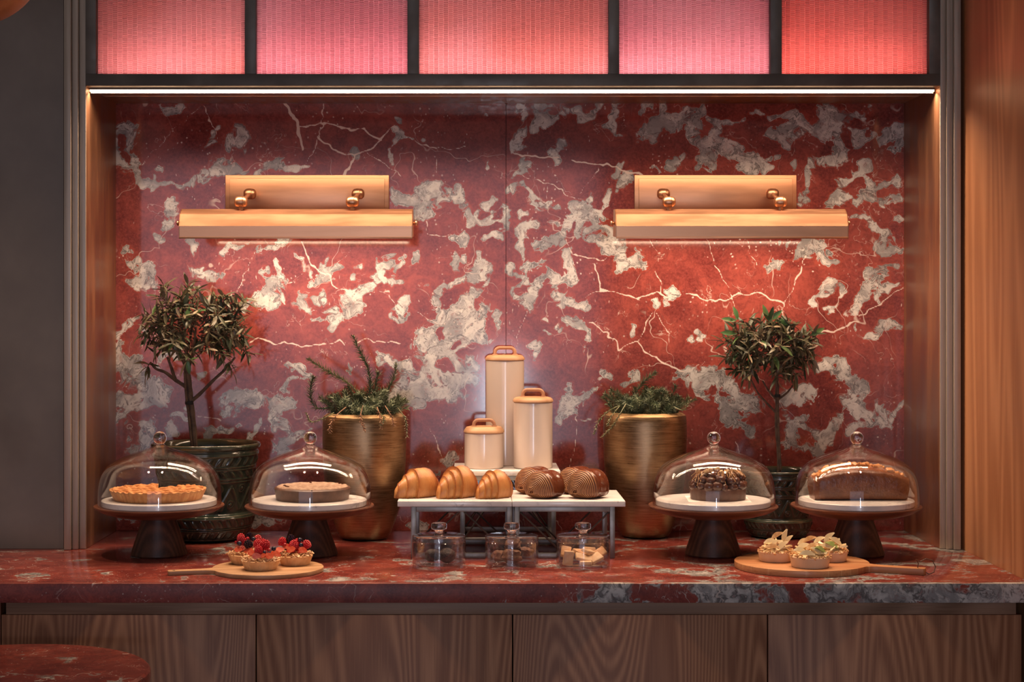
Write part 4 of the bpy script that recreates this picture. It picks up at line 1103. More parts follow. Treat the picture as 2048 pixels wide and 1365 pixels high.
def crown(seed, c, rx, ry, rz, count, feet, low=-0.75):
    g = random.Random(seed); res = []
    for k in range(count):
        z = low+(0.97-low)*(k+g.random())/count
        a = k*2.39996+g.uniform(-.3,.3)
        q = math.sqrt(max(0.02, 1-z*z))
        e = Vector((rx*q*math.cos(a), ry*q*math.sin(a), rz*z))*g.uniform(0.66, 0.94)
        b = e*g.uniform(0.2, 0.42)
        res.append((c+b, c+e))
    return res
tips = crown(3, CR, 0.162, 0.118, 0.126, 58, None)
tips += [(L_(440,640,-0.03), L_(446,592,-0.04)), (L_(468,640,-0.03), L_(488,598,-0.03)), (L_(370,610,-0.02), L_(376,566,-0.03)), (L_(330,600,-0.02), L_(325,572,-0.03)), (L_(305,690,-0.03), L_(278,672,-0.04)), (L_(306,728,-0.02), L_(296,742,-0.04)), (L_(460,725,-0.02), L_(465,745,-0.03)), (L_(485,700,-0.02), L_(500,712,-0.03))]
foliage(ot, org, tips, 11, 300, WALL_Y-0.012)

# right olive tree, smaller pot, tighter crown
PE = 4.606
o2 = thing('potted_olive_tree', 'smaller olive tree with slim straight stem in a dark green pot, right side', 'potted plant', (X(1556, PE), PE, TOP+0.0004), R(9), 'potted olive trees')
o2.rotation_euler = (0,0,0)
org2 = o2.location.copy()
green_pot(o2, 0.705)
L2 = lambda px, py, dd=0.0: P(px, py, PE+dd)-org2
branch(o2, 'trunk', [L2(1558,945), L2(1557,900), L2(1553,850), L2(1554,800), L2(1553,750)], 0.0056, 0.0046)
branch(o2, 'support_stake', [L2(1562,940,-0.008), L2(1558,880,-0.008), L2(1556,815,-0.008), L2(1556,770,-0.008)], 0.003, 0.003)
MB().lathe([(0.0075,-0.004),(0.0085,0.0),(0.0075,0.004)], 12).build('tie', M['black'], o2, loc=L2(1555,792,-0.004))
for m_ in ([L2(1554,828), L2(1535,808), L2(1515,785), L2(1500,755)], [L2(1554,800), L2(1538,783), L2(1525,762)], [L2(1555,800), L2(1575,785), L2(1592,762)], [L2(1553,760), L2(1545,735,-0.02), L2(1535,710,-0.04)], [L2(1553,760), L2(1560,735,0.02), L2(1570,705,0.04)], [L2(1552,755), L2(1550,715), L2(1542,680)]):
    branch(o2, 'branch', m_, 0.0034, 0.0018)
C2 = P(1538, 704, PE-0.035)-org2
tips = crown(5, C2, 0.143, 0.098, 0.106, 64, None, low=-0.85)
tips += [(L2(1525,670,-0.04), L2(1545,640,-0.05)), (L2(1475,680,-0.03), L2(1470,642,-0.04)), (L2(1570,680,-0.03), L2(1578,655,-0.03)), (L2(1610,690,-0.02), L2(1628,672,-0.03))]
foliage(o2, org2, tips, 23, 300, WALL_Y-0.012, special=[(L2(1536,642,-0.06), (-0.3,-0.1,1.0), 0), (L2(1538,642,-0.062), (0.9,-0.2,0.75), 0), (L2(1538,640,-0.065), (0.25,-0.5,0.9), 1), (L2(1476,640,-0.05), (-0.3,0,1), 1), (L2(1472,642,-0.05), (-1,0,0.2), 1), (L2(1578,655,-0.04), (-0.5,-0.1,0.5), 1), (L2(1579,650,-0.04), (-0.9,-0.1,0.3), 1), (L2(1474,668,-0.05), (-1,-0.2,0.1), 0), (L2(1620,672,-0.04), (0.9,0,0.5), 0)])

# gold pots with rosemary
def sprig(t, pts, mat, nl=0.0205, dens=0.0009, seed=0, stem='needle_pale', r0=0.0018, thick=0.0011, skip=0.0):
    g = random.Random(seed)
    pts = [Vector(p) for p in pts]
    m = MB()
    fine = []
    for i in range(len(pts)-1):
        a, b, c, d = pts[max(i-1,0)], pts[i], pts[i+1], pts[min(i+2,len(pts)-1)]
        for k in range(8):
            u = k/8
            fine.append(0.5*((2*b)+(-a+c)*u+(2*a-5*b+4*c-d)*u*u+(-a+3*b-3*c+d)*u**3))
    fine.append(pts[-1])
    tot = sum((fine[i+1]-fine[i]).length for i in range(len(fine)-1))
    m.tube(fine, [r0*(1-0.7*i/(len(fine)-1)) for i in range(len(fine))], 5)
    k = 0
    cnt = int(tot/dens)
    for q in range(cnt):
        u = skip+(1-skip)*q/cnt
        s_ = u*(len(fine)-1); i = min(len(fine)-2, int(s_)); p = fine[i].lerp(fine[i+1], s_-i)
        ax = (fine[i+1]-fine[i]).normalized()
        o = ax.orthogonal().normalized(); o.rotate(Matrix.Rotation(q*2.4+g.uniform(-.4,.4), 3, ax))
        d_ = (ax*g.uniform(0.45,1.0)+o).normalized()
        ln = nl*g.uniform(0.65,1.15)*(1.0 if u < 0.85 else 0.75)
        sd = d_.cross(ax).normalized()*thick
        e = p+d_*ln+Vector((0,0,g.uniform(-.1,.1)*ln))
        mid = p.lerp(e, 0.5)+ax*0.001
        th = d_.cross(sd).normalized()*thick*0.7
        m.add([p-sd, p+sd, mid+sd*1.3, mid-sd*1.3, e, mid+th], [(0,1,2,5),(0,5,3),(5,2,4),(3,5,4)])
    return m.build('sprig', mat, t, smooth=False)

def gold_pot(t):
    MB().lathe([(0.0,0.0),(0.058,0.0),(0.064,0.004),(0.072,0.018),(0.084,0.05),(0.0965,0.095),(0.1055,0.145),(0.1105,0.20),(0.1125,0.26),(0.1120,0.31),(0.1105,0.326),(0.1085,0.3290)], 128).build('pot', M['gold'], t)
    MB().lathe([(0.1084,0.3291),(0.1000,0.3345),(0.0925,0.3365),(0.089,0.3345),(0.0875,0.318),(0.0875,0.30)], 96).build('rim', M['gold_rim'], t)
    MB().lathe([(0.0,0.300),(0.0872,0.300),(0.0872,0.322),(0.05,0.328),(0.0,0.329)], 40).build('soil', M['soil'], t)

def rosemary(px, d, label, heroes, hangs, seed, dome):
    t = thing('potted_rosemary', label, 'potted plant', (X(px, d), d, TOP+0.0004), 0, 'rosemary in tall gold pots')
    org = t.location.copy()
    gold_pot(t)
    g = random.Random(seed)
    for i, h in enumerate(heroes):
        sprig(t, [P(a, b, d+c)-org for a, b, c in h], M['needle_pale' if i in (1,) else 'needle'], seed=seed*50+i)
    for i, h in enumerate(hangs):
        dry = h[0]
        sprig(t, [P(a, b, d+c)-org for a, b, c in h[1]], M['needle_dry' if dry else 'needle_pale'], nl=0.011, dens=0.0030 if dry else 0.0024, seed=seed*70+i, stem='needle_dry', skip=0.25, r0=0.0014)
    n_ = dome[0]
    for k in range(n_):
        a = 2*PI*k/n_*3.0+g.uniform(-.3,.3); rr = 0.085*math.sqrt((k+0.5)/n_)
        b = Vector((rr*math.cos(a), rr*math.sin(a)*0.9, 0.324))
        out = Vector((math.cos(a), math.sin(a), 0))
        hh = g.uniform(0.6,1.0)*dome[1]*(1.15-0.6*rr/0.085)
        pts = [b, b+out*0.012+Vector((0,0,hh*0.55)), b+out*g.uniform(0.015,0.045)+Vector((g.uniform(-.012,.012),0,hh))]
        pts[2].y = min(pts[2].y, WALL_Y-0.03-org.y)
        sprig(t, pts, M['needle'], nl=0.019, dens=0.0009, seed=seed*90+k)
    return t
rosemary(729, 4.560, 'tall gold pot with sprawling rosemary and dry roots, left of the canisters',
    [[(729,812,-.03),(741,770,-.03),(734,732,-.03),(721,707,-.03),(707,674,-.03)], [(728,800,-.05),(698,768,-.05),(670,751,-.05),(644,736,-.05),(618,719,-.05)], [(668,815,-.04),(635,817,-.04),(621,794,-.04),(622,770,-.04),(627,755,-.04)], [(768,800,-.04),(777,777,-.04),(787,757,-.04),(792,730,-.04)],
     [(780,815,-.06),(798,812,-.07),(806,800,-.07)], [(735,815,.02),(750,775,.02),(756,745,.02)]],
    [(0, [(668,826,-.10),(645,838,-.115),(622,844,-.12),(612,826,-.12)]), (1, [(692,815,-.10),(672,832,-.128),(661,850,-.128),(660,866,-.125)]), (1, [(726,812,-.10),(721,832,-.13),(724,848,-.128),(730,862,-.126)]), (1, [(754,815,-.10),(760,832,-.13),(763,858,-.128)]), (1, [(770,812,-.10),(782,832,-.125),(788,852,-.122)]), (0, [(795,815,-.08),(809,835,-.09),(813,852,-.09),(814,874,-.09)]), (0, [(752,818,-.10),(768,838,-.125),(762,852,-.125)])],
    4, (72, 0.092))
rosemary(1290, 4.600, 'tall gold pot with low rosemary, right of the pastries',
    [[(1258,812,-.04),(1275,780,-.04),(1292,760,-.04),(1311,746,-.04)], [(1340,815,-.04),(1362,812,-.05),(1378,796,-.05)], [(1325,812,-.04),(1342,795,-.04),(1351,772,-.04)], [(1262,810,-.05),(1240,792,-.05),(1222,780,-.05)], [(1290,812,-.05),(1300,785,-.05),(1325,782,-.05)], [(1245,815,-.06),(1225,800,-.07),(1210,790,-.07)]],
    [(0, [(1252,808,-.10),(1240,828,-.128),(1226,852,-.125),(1203,876,-.12)]), (0, [(1238,812,-.09),(1212,826,-.10),(1196,846,-.105),(1188,868,-.10)]), (0, [(1240,812,-.09),(1222,834,-.11),(1216,850,-.11)]), (0, [(1350,816,-.09),(1368,820,-.10),(1380,800,-.10)])],
    9, (64, 0.088))

# ------------------------------------------------------------------ croissants and swirled pastries
def croissant_mat():
    t = NT('croissant_crust')
    f = t.attr('toast')
    col = t.mix(f, (0.66,0.31,0.10), (0.27,0.065,0.016))
    p = t.pos('object')
    col = t.mix(t.smooth(t.noise(p, 45, 4), 0.45, 0.75, 0, 0.6), col, (0.46,0.155,0.042))
    return t.done(t.bsdf(col, 0.34, 0.0, t.bump(t.noise(t.vmath('MULTIPLY', p, (500,90,90)), 1.0, 3), 0.25, 0.001), Specular_IOR_Level=0.45))
M['croissant'] = croissant_mat()
def croissant(label, px, py, d, rz, L, H, bend, steps, seed):
    na, ns = 56, 190
    g = random.Random(seed)
    m = MB(); vs, fs, at = [], [], []
    Rr = L/(2*bend)
    cuts = [0.0]+[0.13+0.87*((k+0.6)/steps)**0.9 for k in range(steps)]
    for i in range(ns+1):
        s_ = -1+2*i/ns
        for k in range(na):
            ph = 2*PI*k/na
            q = abs(s_)+0.035*math.sin(ph+0.8)+0.008*math.sin(3*ph+seed)
            env = max(0.0, 1-abs(s_)**1.55)**0.72
            env = 0.20+0.80*env if abs(s_) < 0.985 else 0.20*math.sqrt(max(0, (1-abs(s_))/0.015))
            j = 0
            while j+1 < len(cuts) and q > cuts[j+1]: j += 1
            a0 = cuts[j]; a1 = cuts[j+1] if j+1 < len(cuts) else 1.08
            fr = min(1.0, max(0.0, (q-a0)/(a1-a0)))
            lip = 0.20*fr**3*(1.0 if j < steps else 0.3) if s_ != 0 else 0
            r = H*0.60*env*(1.0 + lip - 0.045*math.exp(-fr*9)*(1 if j else 0))
            r *= 1+0.012*math.sin(q*150+ph)
            th = s_*bend
            cx, cy = Rr*math.sin(th), Rr*(1-math.cos(th))
            ox = r*math.cos(ph)*0.86; oz = r*math.sin(ph)
            z = oz+H*0.60*env*0.66
            vs.append((cx-ox*math.sin(th), cy+ox*math.cos(th), max(0.0, z)))
            at.append(min(1.0, max(0.0, 0.25+0.75*fr**4*0.9+0.30*math.sin(ph)*fr - 0.30*math.exp(-fr*7)*(j > 0) + 0.20*math.sin(q*190+2*ph)*0.6)))
    for i in range(ns):
        for k in range(na):
            l = (k+1) % na
            fs.append((i*na+k, i*na+l, (i+1)*na+l, (i+1)*na+k))
    m.add(vs, fs); m.at['toast'] = at
    o = m.build('croissant', M['croissant'], loc=(X(px, d), d, TOP+RZ+0.0004), rot=(0,0,R(rz)), angle=70)
    return tag(o, label, 'croissant', 'croissants on the marble riser')
croissant('plump croissant at the left edge of the riser, showing two lobes', 838, 0, 4.290, 46, 0.140, 0.072, 0.70, 3, 1)
croissant('croissant between the two others, with a peaked dark ridge', 916, 0, 4.283, 50, 0.130, 0.077, 0.50, 4, 2)
croissant('smallest croissant, nearest the swirled pastries', 990, 0, 4.272, 44, 0.112, 0.067, 0.45, 4, 3)

def swirl_mat():
    t = NT('swirled_chocolate_pastry')
    s_ = t.attr('stripe'); g = t.attr('gloss')
    face = t.mix(t.smooth(s_, 0.45, 0.9), (0.115,0.038,0.019), (0.60,0.29,0.125))
    p = t.pos('object')
    face = t.mix(t.smooth(t.noise(p, 40, 3), 0.4, 0.7, 0, 0.7), face, (0.20,0.068,0.028))
    col = t.mix(g, face, (0.105,0.026,0.011))
    return t.done(t.bsdf(col, t.smooth(g, 0, 1, 0.45, 0.12), 0.0, t.bump(t.noise(p, 130, 3), 0.3, 0.0015), Specular_IOR_Level=0.5))
M['swirl'] = swirl_mat()
def swirl_mesh(seed):
    m = MB(); vs, fs, at, gl = [], [], [], []
    na, nc, nb = 120, 96, 30
    L, W, H = 0.086, 0.084, 0.068
    rows = []
    for i in range(nc+1): rows.append(('cap', i/nc))
    for i in range(1, nb+1): rows.append(('side', i/nb))
    for i in range(1, 15): rows.append(('back', i/14))
    for kind, u in rows:
        for k in range(na):
            ph = 2*PI*k/na
            c, s_ = math.cos(ph), math.sin(ph)
            ex = W/2*math.copysign(abs(c)**0.85, c)
            ez = (H*0.62*s_ if s_ > 0 else H*0.38*math.copysign(abs(s_)**0.55, s_))
            st = 0.0; gg = 0.0
            if kind == 'cap':
                rho = u
                y = -L/2 + 0.030*(1-math.sqrt(max(0, 1-(rho*0.985)**2)))
                sp = math.sin(2*PI*(rho*13.0*(1+0.16*math.sin(ph+0.6+seed*0.2)) - ph/(2*PI)))
                y += -0.0011*sp*min(1, rho*4)
                hole = 0.010*math.exp(-(rho/0.13)**2)
                y += hole
                sc_ = rho
                st = 0.5+0.5*sp
                gg = max(0.0, (rho-0.86)/0.14)*0.7
                offx, offz = -0.012*(1-rho)**1.2, -0.010*(1-rho)
            elif kind == 'side':
                y = -L/2+0.026+(L-0.040)*u
                sc_ = 1.0+0.02*math.sin(u*9+seed)
                lay = math.sin(ph*9+1.5*u)
                st = 0.4
                gg = 1.0 if 0.04 < u else 0.7
                gg *= 1.0 if s_ > -0.5 else 0.4
                offx = offz = 0
            else:
                y = L/2-0.014+0.014*math.sin(u*PI/2)
                sc_ = math.cos(u*PI/2*0.98)
                gg = 1.0; offx = offz = 0
            vs.append((ex*sc_+offx, y, max(0.0, ez*sc_+H*0.38+offz)))
            at.append(st); gl.append(min(1, gg))
    nr = len(rows)
    for i in range(nr-1):
        for k in range(na):
            l = (k+1) % na
            fs.append((i*na+k, i*na+l, (i+1)*na+l, (i+1)*na+k))
    m.add(vs, fs); m.at['stripe'] = at; m.at['gloss'] = gl
    return m.mesh('swirled_pastry', M['swirl'], angle=70)
SW = [swirl_mesh(0), swirl_mesh(2)]
for i, (lab, px, d, rz, s_) in enumerate((('swirled chocolate pastry in front, beside the smallest croissant', 1088, 4.266, -38, 1.0), ('swirled chocolate pastry in front, at the right end of the riser', 1175, 4.266, -36, 1.05),
                                       ('swirled chocolate pastry behind, below the medium canister', 1067, 4.368, -38, 1.0), ('swirled chocolate pastry behind, at the right end of the riser', 1151, 4.372, -36, 1.0))):
    tag(put('swirled_pastry', SW[i % 2], None, (X(px, d), d, TOP+RZ+0.0004), (0,0,R(rz)), (s_,s_,s_)), lab, 'pastry', 'swirled pastries on the riser')

# ------------------------------------------------------------------ glass jars and what they hold
JD = 4.05
def jar(px, label):
    t = thing('glass_jar', label, 'jar', (X(px, JD), JD, TOP+0.0004), 0, 'lidded glass jars')
    r = 0.0640
    MB().lathe([(0.0,0.0),(r-0.003,0.0),(r,0.003),(r,0.0095),(r-0.003,0.0105),(0.0,0.0105)], 72).build('thick_base', M['jar'], t)
    MB().lathe([(r-0.0028,0.0107),(r,0.0107),(r,0.0615),(r-0.001,0.0625),(r-0.0028,0.0615)], 72, closed=True).build('wall', M['jar'], t)
    lid = MB().lathe([(0.0,0.0760),(r-0.006,0.0760),(r-0.001,0.0745),(r-0.0004,0.0725),(r-0.0004,0.0642),(r-0.0018,0.0632),(r-0.0065,0.0628),(r-0.0068,0.0500),(r-0.0085,0.0495),(r-0.0088,0.0640),(r-0.012,0.0728),(0.0,0.0728)], 72).build('lid', M['jar'], t)
    MB().lathe([(0.0,0.0763),(0.0125,0.0763),(0.0105,0.0800),(0.0095,0.0845),(0.0120,0.0880),(0.0175,0.0900),(0.0188,0.0925),(0.0188,0.1010),(0.0172,0.1040),(0.0130,0.1055),(0.0,0.1058)], 48).build('knob', M['knob'], lid)
    return t
JF = TOP+0.0114
jar(878, 'lidded glass jar holding dark chocolate truffles, leftmost of three')
jar(1023.5, 'lidded glass jar holding brown cookies, in the middle of three')
jar(1166, 'lidded glass jar holding pale shortbread, rightmost of three')
M['truffle'] = plain('cocoa_truffle', (0.026,0.011,0.008), (0.050,0.023,0.017), 0.6, scale=120, bump=1.0, bscale=260)
M['cookie'] = plain('brown_cookie', (0.125,0.050,0.024), (0.215,0.095,0.048), 0.75, scale=90, bump=1.0, bscale=240)
M['short'] = plain('shortbread', (0.70,0.43,0.22), (0.78,0.52,0.29), 0.6, scale=60, bump=0.3)
M['short2'] = plain('toasted_shortbread', (0.62,0.31,0.13), (0.72,0.42,0.20), 0.6, scale=60, bump=0.3)
def lump(name, mat, loc, r, sq, rot, seed, amp=0.10, sub=3):
    m = MB().ball((0,0,0), r, sub)
    g = random.Random(seed); a, b, c = (g.uniform(0, 6) for _ in range(3))
    m.v = [tuple(Vector((v[0]*sq[0], v[1]*sq[1], v[2]*sq[2]))*(1+amp*(math.sin(v[0]/r*5+a)*math.sin(v[1]/r*5+b)+0.7*math.sin(v[2]/r*6+c)+0.4*math.sin(v[0]/r*13+c)*math.sin(v[2]/r*11+a)))) for v in m.v]
    lo = min((Euler(rot).to_matrix() @ Vector(v)).z for v in m.v)
    o = m.build(name, mat, loc=(loc[0], loc[1], loc[2]-lo), rot=rot)
    return o
jx = X(878, JD)
tag(lump('chocolate_truffle', M['truffle'], (X(864.5,4.05), 4.055, JF), 0.0185, (1,1,0.86), (0,0,0.4), 1, 0.05), 'dark chocolate truffle in the jar, on the left', 'truffle', 'truffles in the left jar')
tag(lump('chocolate_truffle', M['truffle'], (X(894,4.05), 4.032, JF), 0.0205, (1,1,0.88), (0,0,1.4), 2, 0.05), 'larger dark chocolate truffle in the jar, on the right', 'truffle', 'truffles in the left jar')
jx = X(1023.5, JD)
for i, (dx, dy, dz, r_, sq, lab) in enumerate(((-0.030,0.004,0.0,0.020,(1.0,1,0.75),'brown cookie lump at the left of the middle jar'), (0.032,0.008,0.012,0.020,(1.15,1,0.62),'brown cookie lump at the right of the middle jar'),
        (0.0,-0.020,0.0,0.024,(1.15,1,0.78),'large brown cookie at the front of the middle jar'), (0.004,0.030,0.0,0.023,(1.2,0.9,0.9),'brown cookie at the back of the middle jar'), (0.002,0.002,0.030,0.0195,(1.25,1.1,0.55),'brown cookie on top of the heap in the middle jar'))):
    z0 = JF + (0 if dz < 0.02 else 0.0)
    o = lump('brown_cookie', M['cookie'], (jx+dx, JD+dy, JF+dz), r_*0.92, sq, (0.1*i, 0.1, i*1.3), 10+i, 0.15)
    tag(o, lab, 'cookie', 'cookies in the middle jar')
jx = X(1166, JD)
sb = [(-0.036,-0.020,0.013,0.012,0.0045,0.017,(0.15,0.1,0.15),'upright pale shortbread finger at the front left of the right jar',0), (0.000,-0.026,0.014,0.020,0.011,0.0045,(0.55,0.25,0.2),'diamond shaped shortbread lying in front in the right jar',0), (0.028,-0.016,0.012,0.017,0.013,0.0045,(0.45,-0.35,0.5),'pale shortbread at the front right of the right jar',0),
      (0.042,0.006,0.022,0.013,0.011,0.0045,(0.8,-0.5,0.3),'toasted shortbread leaning at the right of the jar',1), (-0.040,0.012,0.023,0.012,0.014,0.0045,(0.9,0.2,0.0),'toasted shortbread leaning at the left of the jar',1), (-0.006,0.016,0.020,0.019,0.013,0.0050,(0.45,0.15,1.0),'toasted shortbread at the back of the right jar',1),
      (0.012,-0.008,0.0265,0.016,0.011,0.0042,(0.3,0.2,0.9),'pale shortbread on top of the heap in the right jar',0), (0.004,-0.042,0.0045,0.014,0.009,0.0042,(0.0,0.0,0.1),'shortbread lying flat by the front glass of the right jar',0), (0.018,0.036,0.018,0.015,0.013,0.0045,(1.0,0.1,0.2),'shortbread standing by the back glass of the right jar',1)]
for dx, dy, dz, a, b, c, rt, lab, k in sb:
    o = MB().box(-a, a, -b, b, -c, c).build('shortbread', M['short2' if k else 'short'], loc=(jx+dx, JD+dy, JF+dz), rot=rt, bevel=0.0022, seg=3)
    tag(o, lab, 'shortbread', 'shortbread in the right jar')

# ------------------------------------------------------------------ serving boards
def board(name, label, c, r, th, ang, hl, hw, mat):
    poly = []
    n0 = math.asin(hw*1.7/r)
    for k in range(73):
        a = n0+(2*PI-2*n0)*k/72
        poly.append((r*math.cos(a), r*math.sin(a)))
    x0 = r*math.cos(n0)
    poly += [(x0+0.012, -hw*1.18), (x0+0.028, -hw*1.0), (hl-0.004, -hw*0.92), (hl, -hw*0.75), (hl, hw*0.75), (hl-0.004, hw*0.92), (x0+0.028, hw*1.0), (x0+0.012, hw*1.18)]
    t = thing(name, label, 'serving board', (c[0], c[1], TOP+0.0004), ang)
    MB().prism(poly, 0.0, th).build('board', mat, t, bevel=0.0012)
    return t
BD = 3.985
b1 = board('serving_board', 'round pale wooden board with handle under the berry tarts', (X(536, BD), BD), 0.130, 0.0095, R(180+15), 0.232, 0.0135, M['acacia'])
MB().tube([(0.218,0,0.0092),(0.218,0,0.0098)], 0.0032, 16).build('hole', M['black'], b1)
BE = 4.040
def stave_mat():
    t = NT('laminated_acacia')
    p = t.pos('object')
    sx = t.n('ShaderNodeSeparateXYZ'); t.set(sx.inputs[0], p)
    idx = t.math('FLOOR', t.math('MULTIPLY', sx.outputs[1], 46.0))
    wn = t.n('ShaderNodeTexWhiteNoise', noise_dimensions='1D'); t.set(wn.inputs['W'], idx)
    col = t.mix(wn.outputs[0], (0.42,0.165,0.065), (0.60,0.30,0.135))
    fib = t.noise(t.vmath('MULTIPLY', p, (8,160,160)), 1.0, 4, 0.6)
    col = t.mix(t.smooth(fib, 0.45, 0.75, 0, 0.6), col, (0.30,0.105,0.04))
    fr = t.math('FRACT', t.math('MULTIPLY', sx.outputs[1], 46.0))
    col = t.mix(t.smooth(fr, 0.0, 0.12, 0.55, 0.0), col, (0.68,0.42,0.22))
    return t.done(t.bsdf(col, 0.38, 0.0, None, Specular_IOR_Level=0.4))
b2 = board('serving_board', 'round striped brown board with string loop under the fruit tarts', (X(1603, BE), BE), 0.158, 0.0150, R(-23), 0.288, 0.0150, stave_mat())
lp = [(0.270,0.0,0.0155),(0.272,-0.004,0.026),(0.268,-0.012,0.036),(0.276,-0.004,0.030),(0.288,0.006,0.036),(0.302,0.012,0.032),(0.309,0.010,0.018),(0.306,0.002,0.006),(0.296,-0.006,0.0025),(0.2895,-0.006,0.006)]
MB().tube(lp, 0.0013, 6).build('string_loop', M['string'], b2)

# ------------------------------------------------------------------ berry tarts
M['rasp'] = plain('raspberry', (0.48,0.012,0.020), (0.62,0.035,0.040), 0.38, scale=80, Subsurface_Weight=0.0, Specular_IOR_Level=0.4)
M['bberry'] = plain('blackberry', (0.012,0.006,0.012), (0.025,0.010,0.020), 0.16, scale=60)
M['blue'] = plain('blueberry', (0.010,0.010,0.020), (0.030,0.030,0.055), 0.22, scale=60)
M['currant'] = plain('redcurrant', (0.34,0.010,0.018), (0.42,0.02,0.02), 0.12, scale=60)
M['straw'] = plain('strawberry_flesh', (0.66,0.085,0.035), (0.74,0.20,0.10), 0.28, scale=120, lo=0.4, hi=0.75)
M['straw_skin'] = plain('strawberry_skin', (0.55,0.025,0.018), (0.62,0.05,0.03), 0.28, scale=90)
M['flake'] = plain('almond_flake', (0.76,0.50,0.27), (0.62,0.33,0.14), 0.55, scale=90)
M['short_crust'] = plain('tartlet_crust', (0.62,0.34,0.145), (0.72,0.44,0.21), 0.6, scale=55, bump=0.3, bscale=180)
def drupe_mesh(name, mat, r, h, rows, per, dr):
    m = MB()
    m.ball((0,0,h*0.45), r*0.80, 2, (1,1,h/(2*r)*1.0))
    for i in range(rows):
        u = i/(rows-1)
        z = h*(0.06+0.90*u)
        rr = r*math.sqrt(max(0.0, 1-(abs(u-0.38)/(0.66 if u > 0.38 else 0.62))**2.2))*0.86
        nn = max(1, int(per*rr/r+0.5))
        for k in range(nn):
            a = 2*PI*(k+0.5*(i % 2))/nn
            m.ball((rr*math.cos(a), rr*math.sin(a), z), dr, 1)
    return m.mesh(name, mat)
ME = {'r': drupe_mesh('raspberry', M['rasp'], 0.0092, 0.0185, 7, 13, 0.0023), 'k': drupe_mesh('blackberry', M['bberry'], 0.0086, 0.0165, 6, 10, 0.0028)}
def berry_ball(name, mat, r):
    m = MB().lathe([(0.0,-r)]+[(r*math.cos(-PI/2+PI*i/12), r*math.sin(-PI/2+PI*i/12)) for i in range(1,11)]+[(r*0.30,r*0.93),(r*0.26,r*0.86),(0.0,r*0.84)], 20)
    return m.mesh(name, mat)
ME['b'] = berry_ball('blueberry', M['blue'], 0.0056)
ME['c'] = berry_ball('redcurrant', M['currant'], 0.0040)
def straw_mesh():
    m = MB(); vs, fs = [], []
    sec = [(0.0,0.0),(0.004,0.0062),(0.009,0.0078),(0.015,0.0064),(0.020,0.0036),(0.0232,0.0)]
    na = 9
    for x, r in sec:
        for k in range(na):
            a = PI*k/(na-1)
            vs.append((x-0.011, r*math.cos(a), -r*math.sin(a)*0.9))
    for i in range(len(sec)-1):
        for k in range(na-1): fs.append((i*na+k, i*na+k+1, (i+1)*na+k+1, (i+1)*na+k))
    top = [i*na for i in range(len(sec))]+[i*na+na-1 for i in range(len(sec)-2, 0, -1)]
    fs.append(tuple(top))
    m.add(vs, fs)
    me = m.mesh('strawberry_slice', M['straw_skin'], angle=40)
    me.materials.append(M['straw'])
    for p in me.polygons:
        if len(p.vertices) > 4: p.material_index = 1
    return me
ME['s'] = straw_mesh()
BN = {'r': 'raspberry', 'k': 'blackberry', 'b': 'blueberry', 'c': 'redcurrant', 's': 'strawberry_slice'}
def flake_mesh(s_):
    m = MB(); n_ = 7
    poly = [(s_*math.cos(2*PI*k/n_)*(1.25+0.25*math.sin(k*2.1)), s_*math.sin(2*PI*k/n_)*(0.75+0.15*math.cos(k*1.7))) for k in range(n_)]
    return m.prism(poly, -0.0006, 0.0006).mesh('almond_flake', M['flake'], smooth=False)
FL = [flake_mesh(0.0042), flake_mesh(0.0034), flake_mesh(0.0028)]
def berry_tart(label, px, pyb, rb, rt, h, berries, seed):
    """px, pyb: centre column and lowest row of the tart's base in the photograph"""
    zb = TOP+0.0104
    d = depth_at(pyb, zb)+rb
    t = thing('berry_tart', label, 'tart', (X(px, d), d, zb), 0, 'berry tarts on the pale board')
    org = t.location.copy()
    nf = 26
    def fl(r, z, a): return r*(1-0.022*abs(math.sin(a*nf/2))) if r > rb*0.6 and z < h*0.98 else r
    MB().lathe([(0.0,0.0),(rb-0.001,0.0),(rb,0.0015),(rt-0.0005,h-0.002),(rt,h),(rt-0.003,h+0.001),(rt-0.005,h-0.002),(0.0,h-0.002)], 208, fn=fl).build('crust', M['short_crust'], t)
    MB().lathe([(0.0,h-0.0018),(rt-0.0055,h-0.0018),(rt-0.008,h+0.003),(rt*0.5,h+0.007),(0.0,h+0.008)], 48).build('cream', M['filling'], t)
    g = random.Random(seed)
    for k in range(74):
        a = 2*PI*k/74+g.uniform(-.1,.1); rr = rt-g.uniform(-0.0015, 0.012)
        z = h+0.0015+g.uniform(0,0.0025)+max(0, (rt-rr)*0.35)
        put('almond_flake', FL[k % 3], t, (rr*math.cos(a), rr*math.sin(a), z), (g.uniform(-.9,.9), g.uniform(-.9,.9), g.uniform(0,6)))
    for k, (kd, bx, by, dd, sc_) in enumerate(berries):
        p = P(440+bx/9.31, 1050+by/9.31, d+dd)-org
        off = {'r': 0.009, 'k': 0.008, 'b': 0, 'c': 0, 's': 0}[kd]
        rot = (g.uniform(-.5,.5), g.uniform(-.5,.5), g.uniform(0,6))
        if kd == 's': rot = (R(62)+g.uniform(-.3,.3), g.uniform(-.5,.5), g.uniform(-.8,.8))
        q = Euler(rot).to_matrix() @ Vector((0,0,off*sc_))
        put(BN[kd], ME[kd], t, p-q, rot, (sc_,)*3)
    # hidden fill of berries inside the heap
    for k in range(5):
        a = k*1.257+0.4
        put('raspberry' if k % 2 else 'strawberry_slice', ME['r' if k % 2 else 's'], t, (0.016*math.cos(a), 0.016*math.sin(a)+0.004, h+0.006), (0.3*k, 0.2, k))
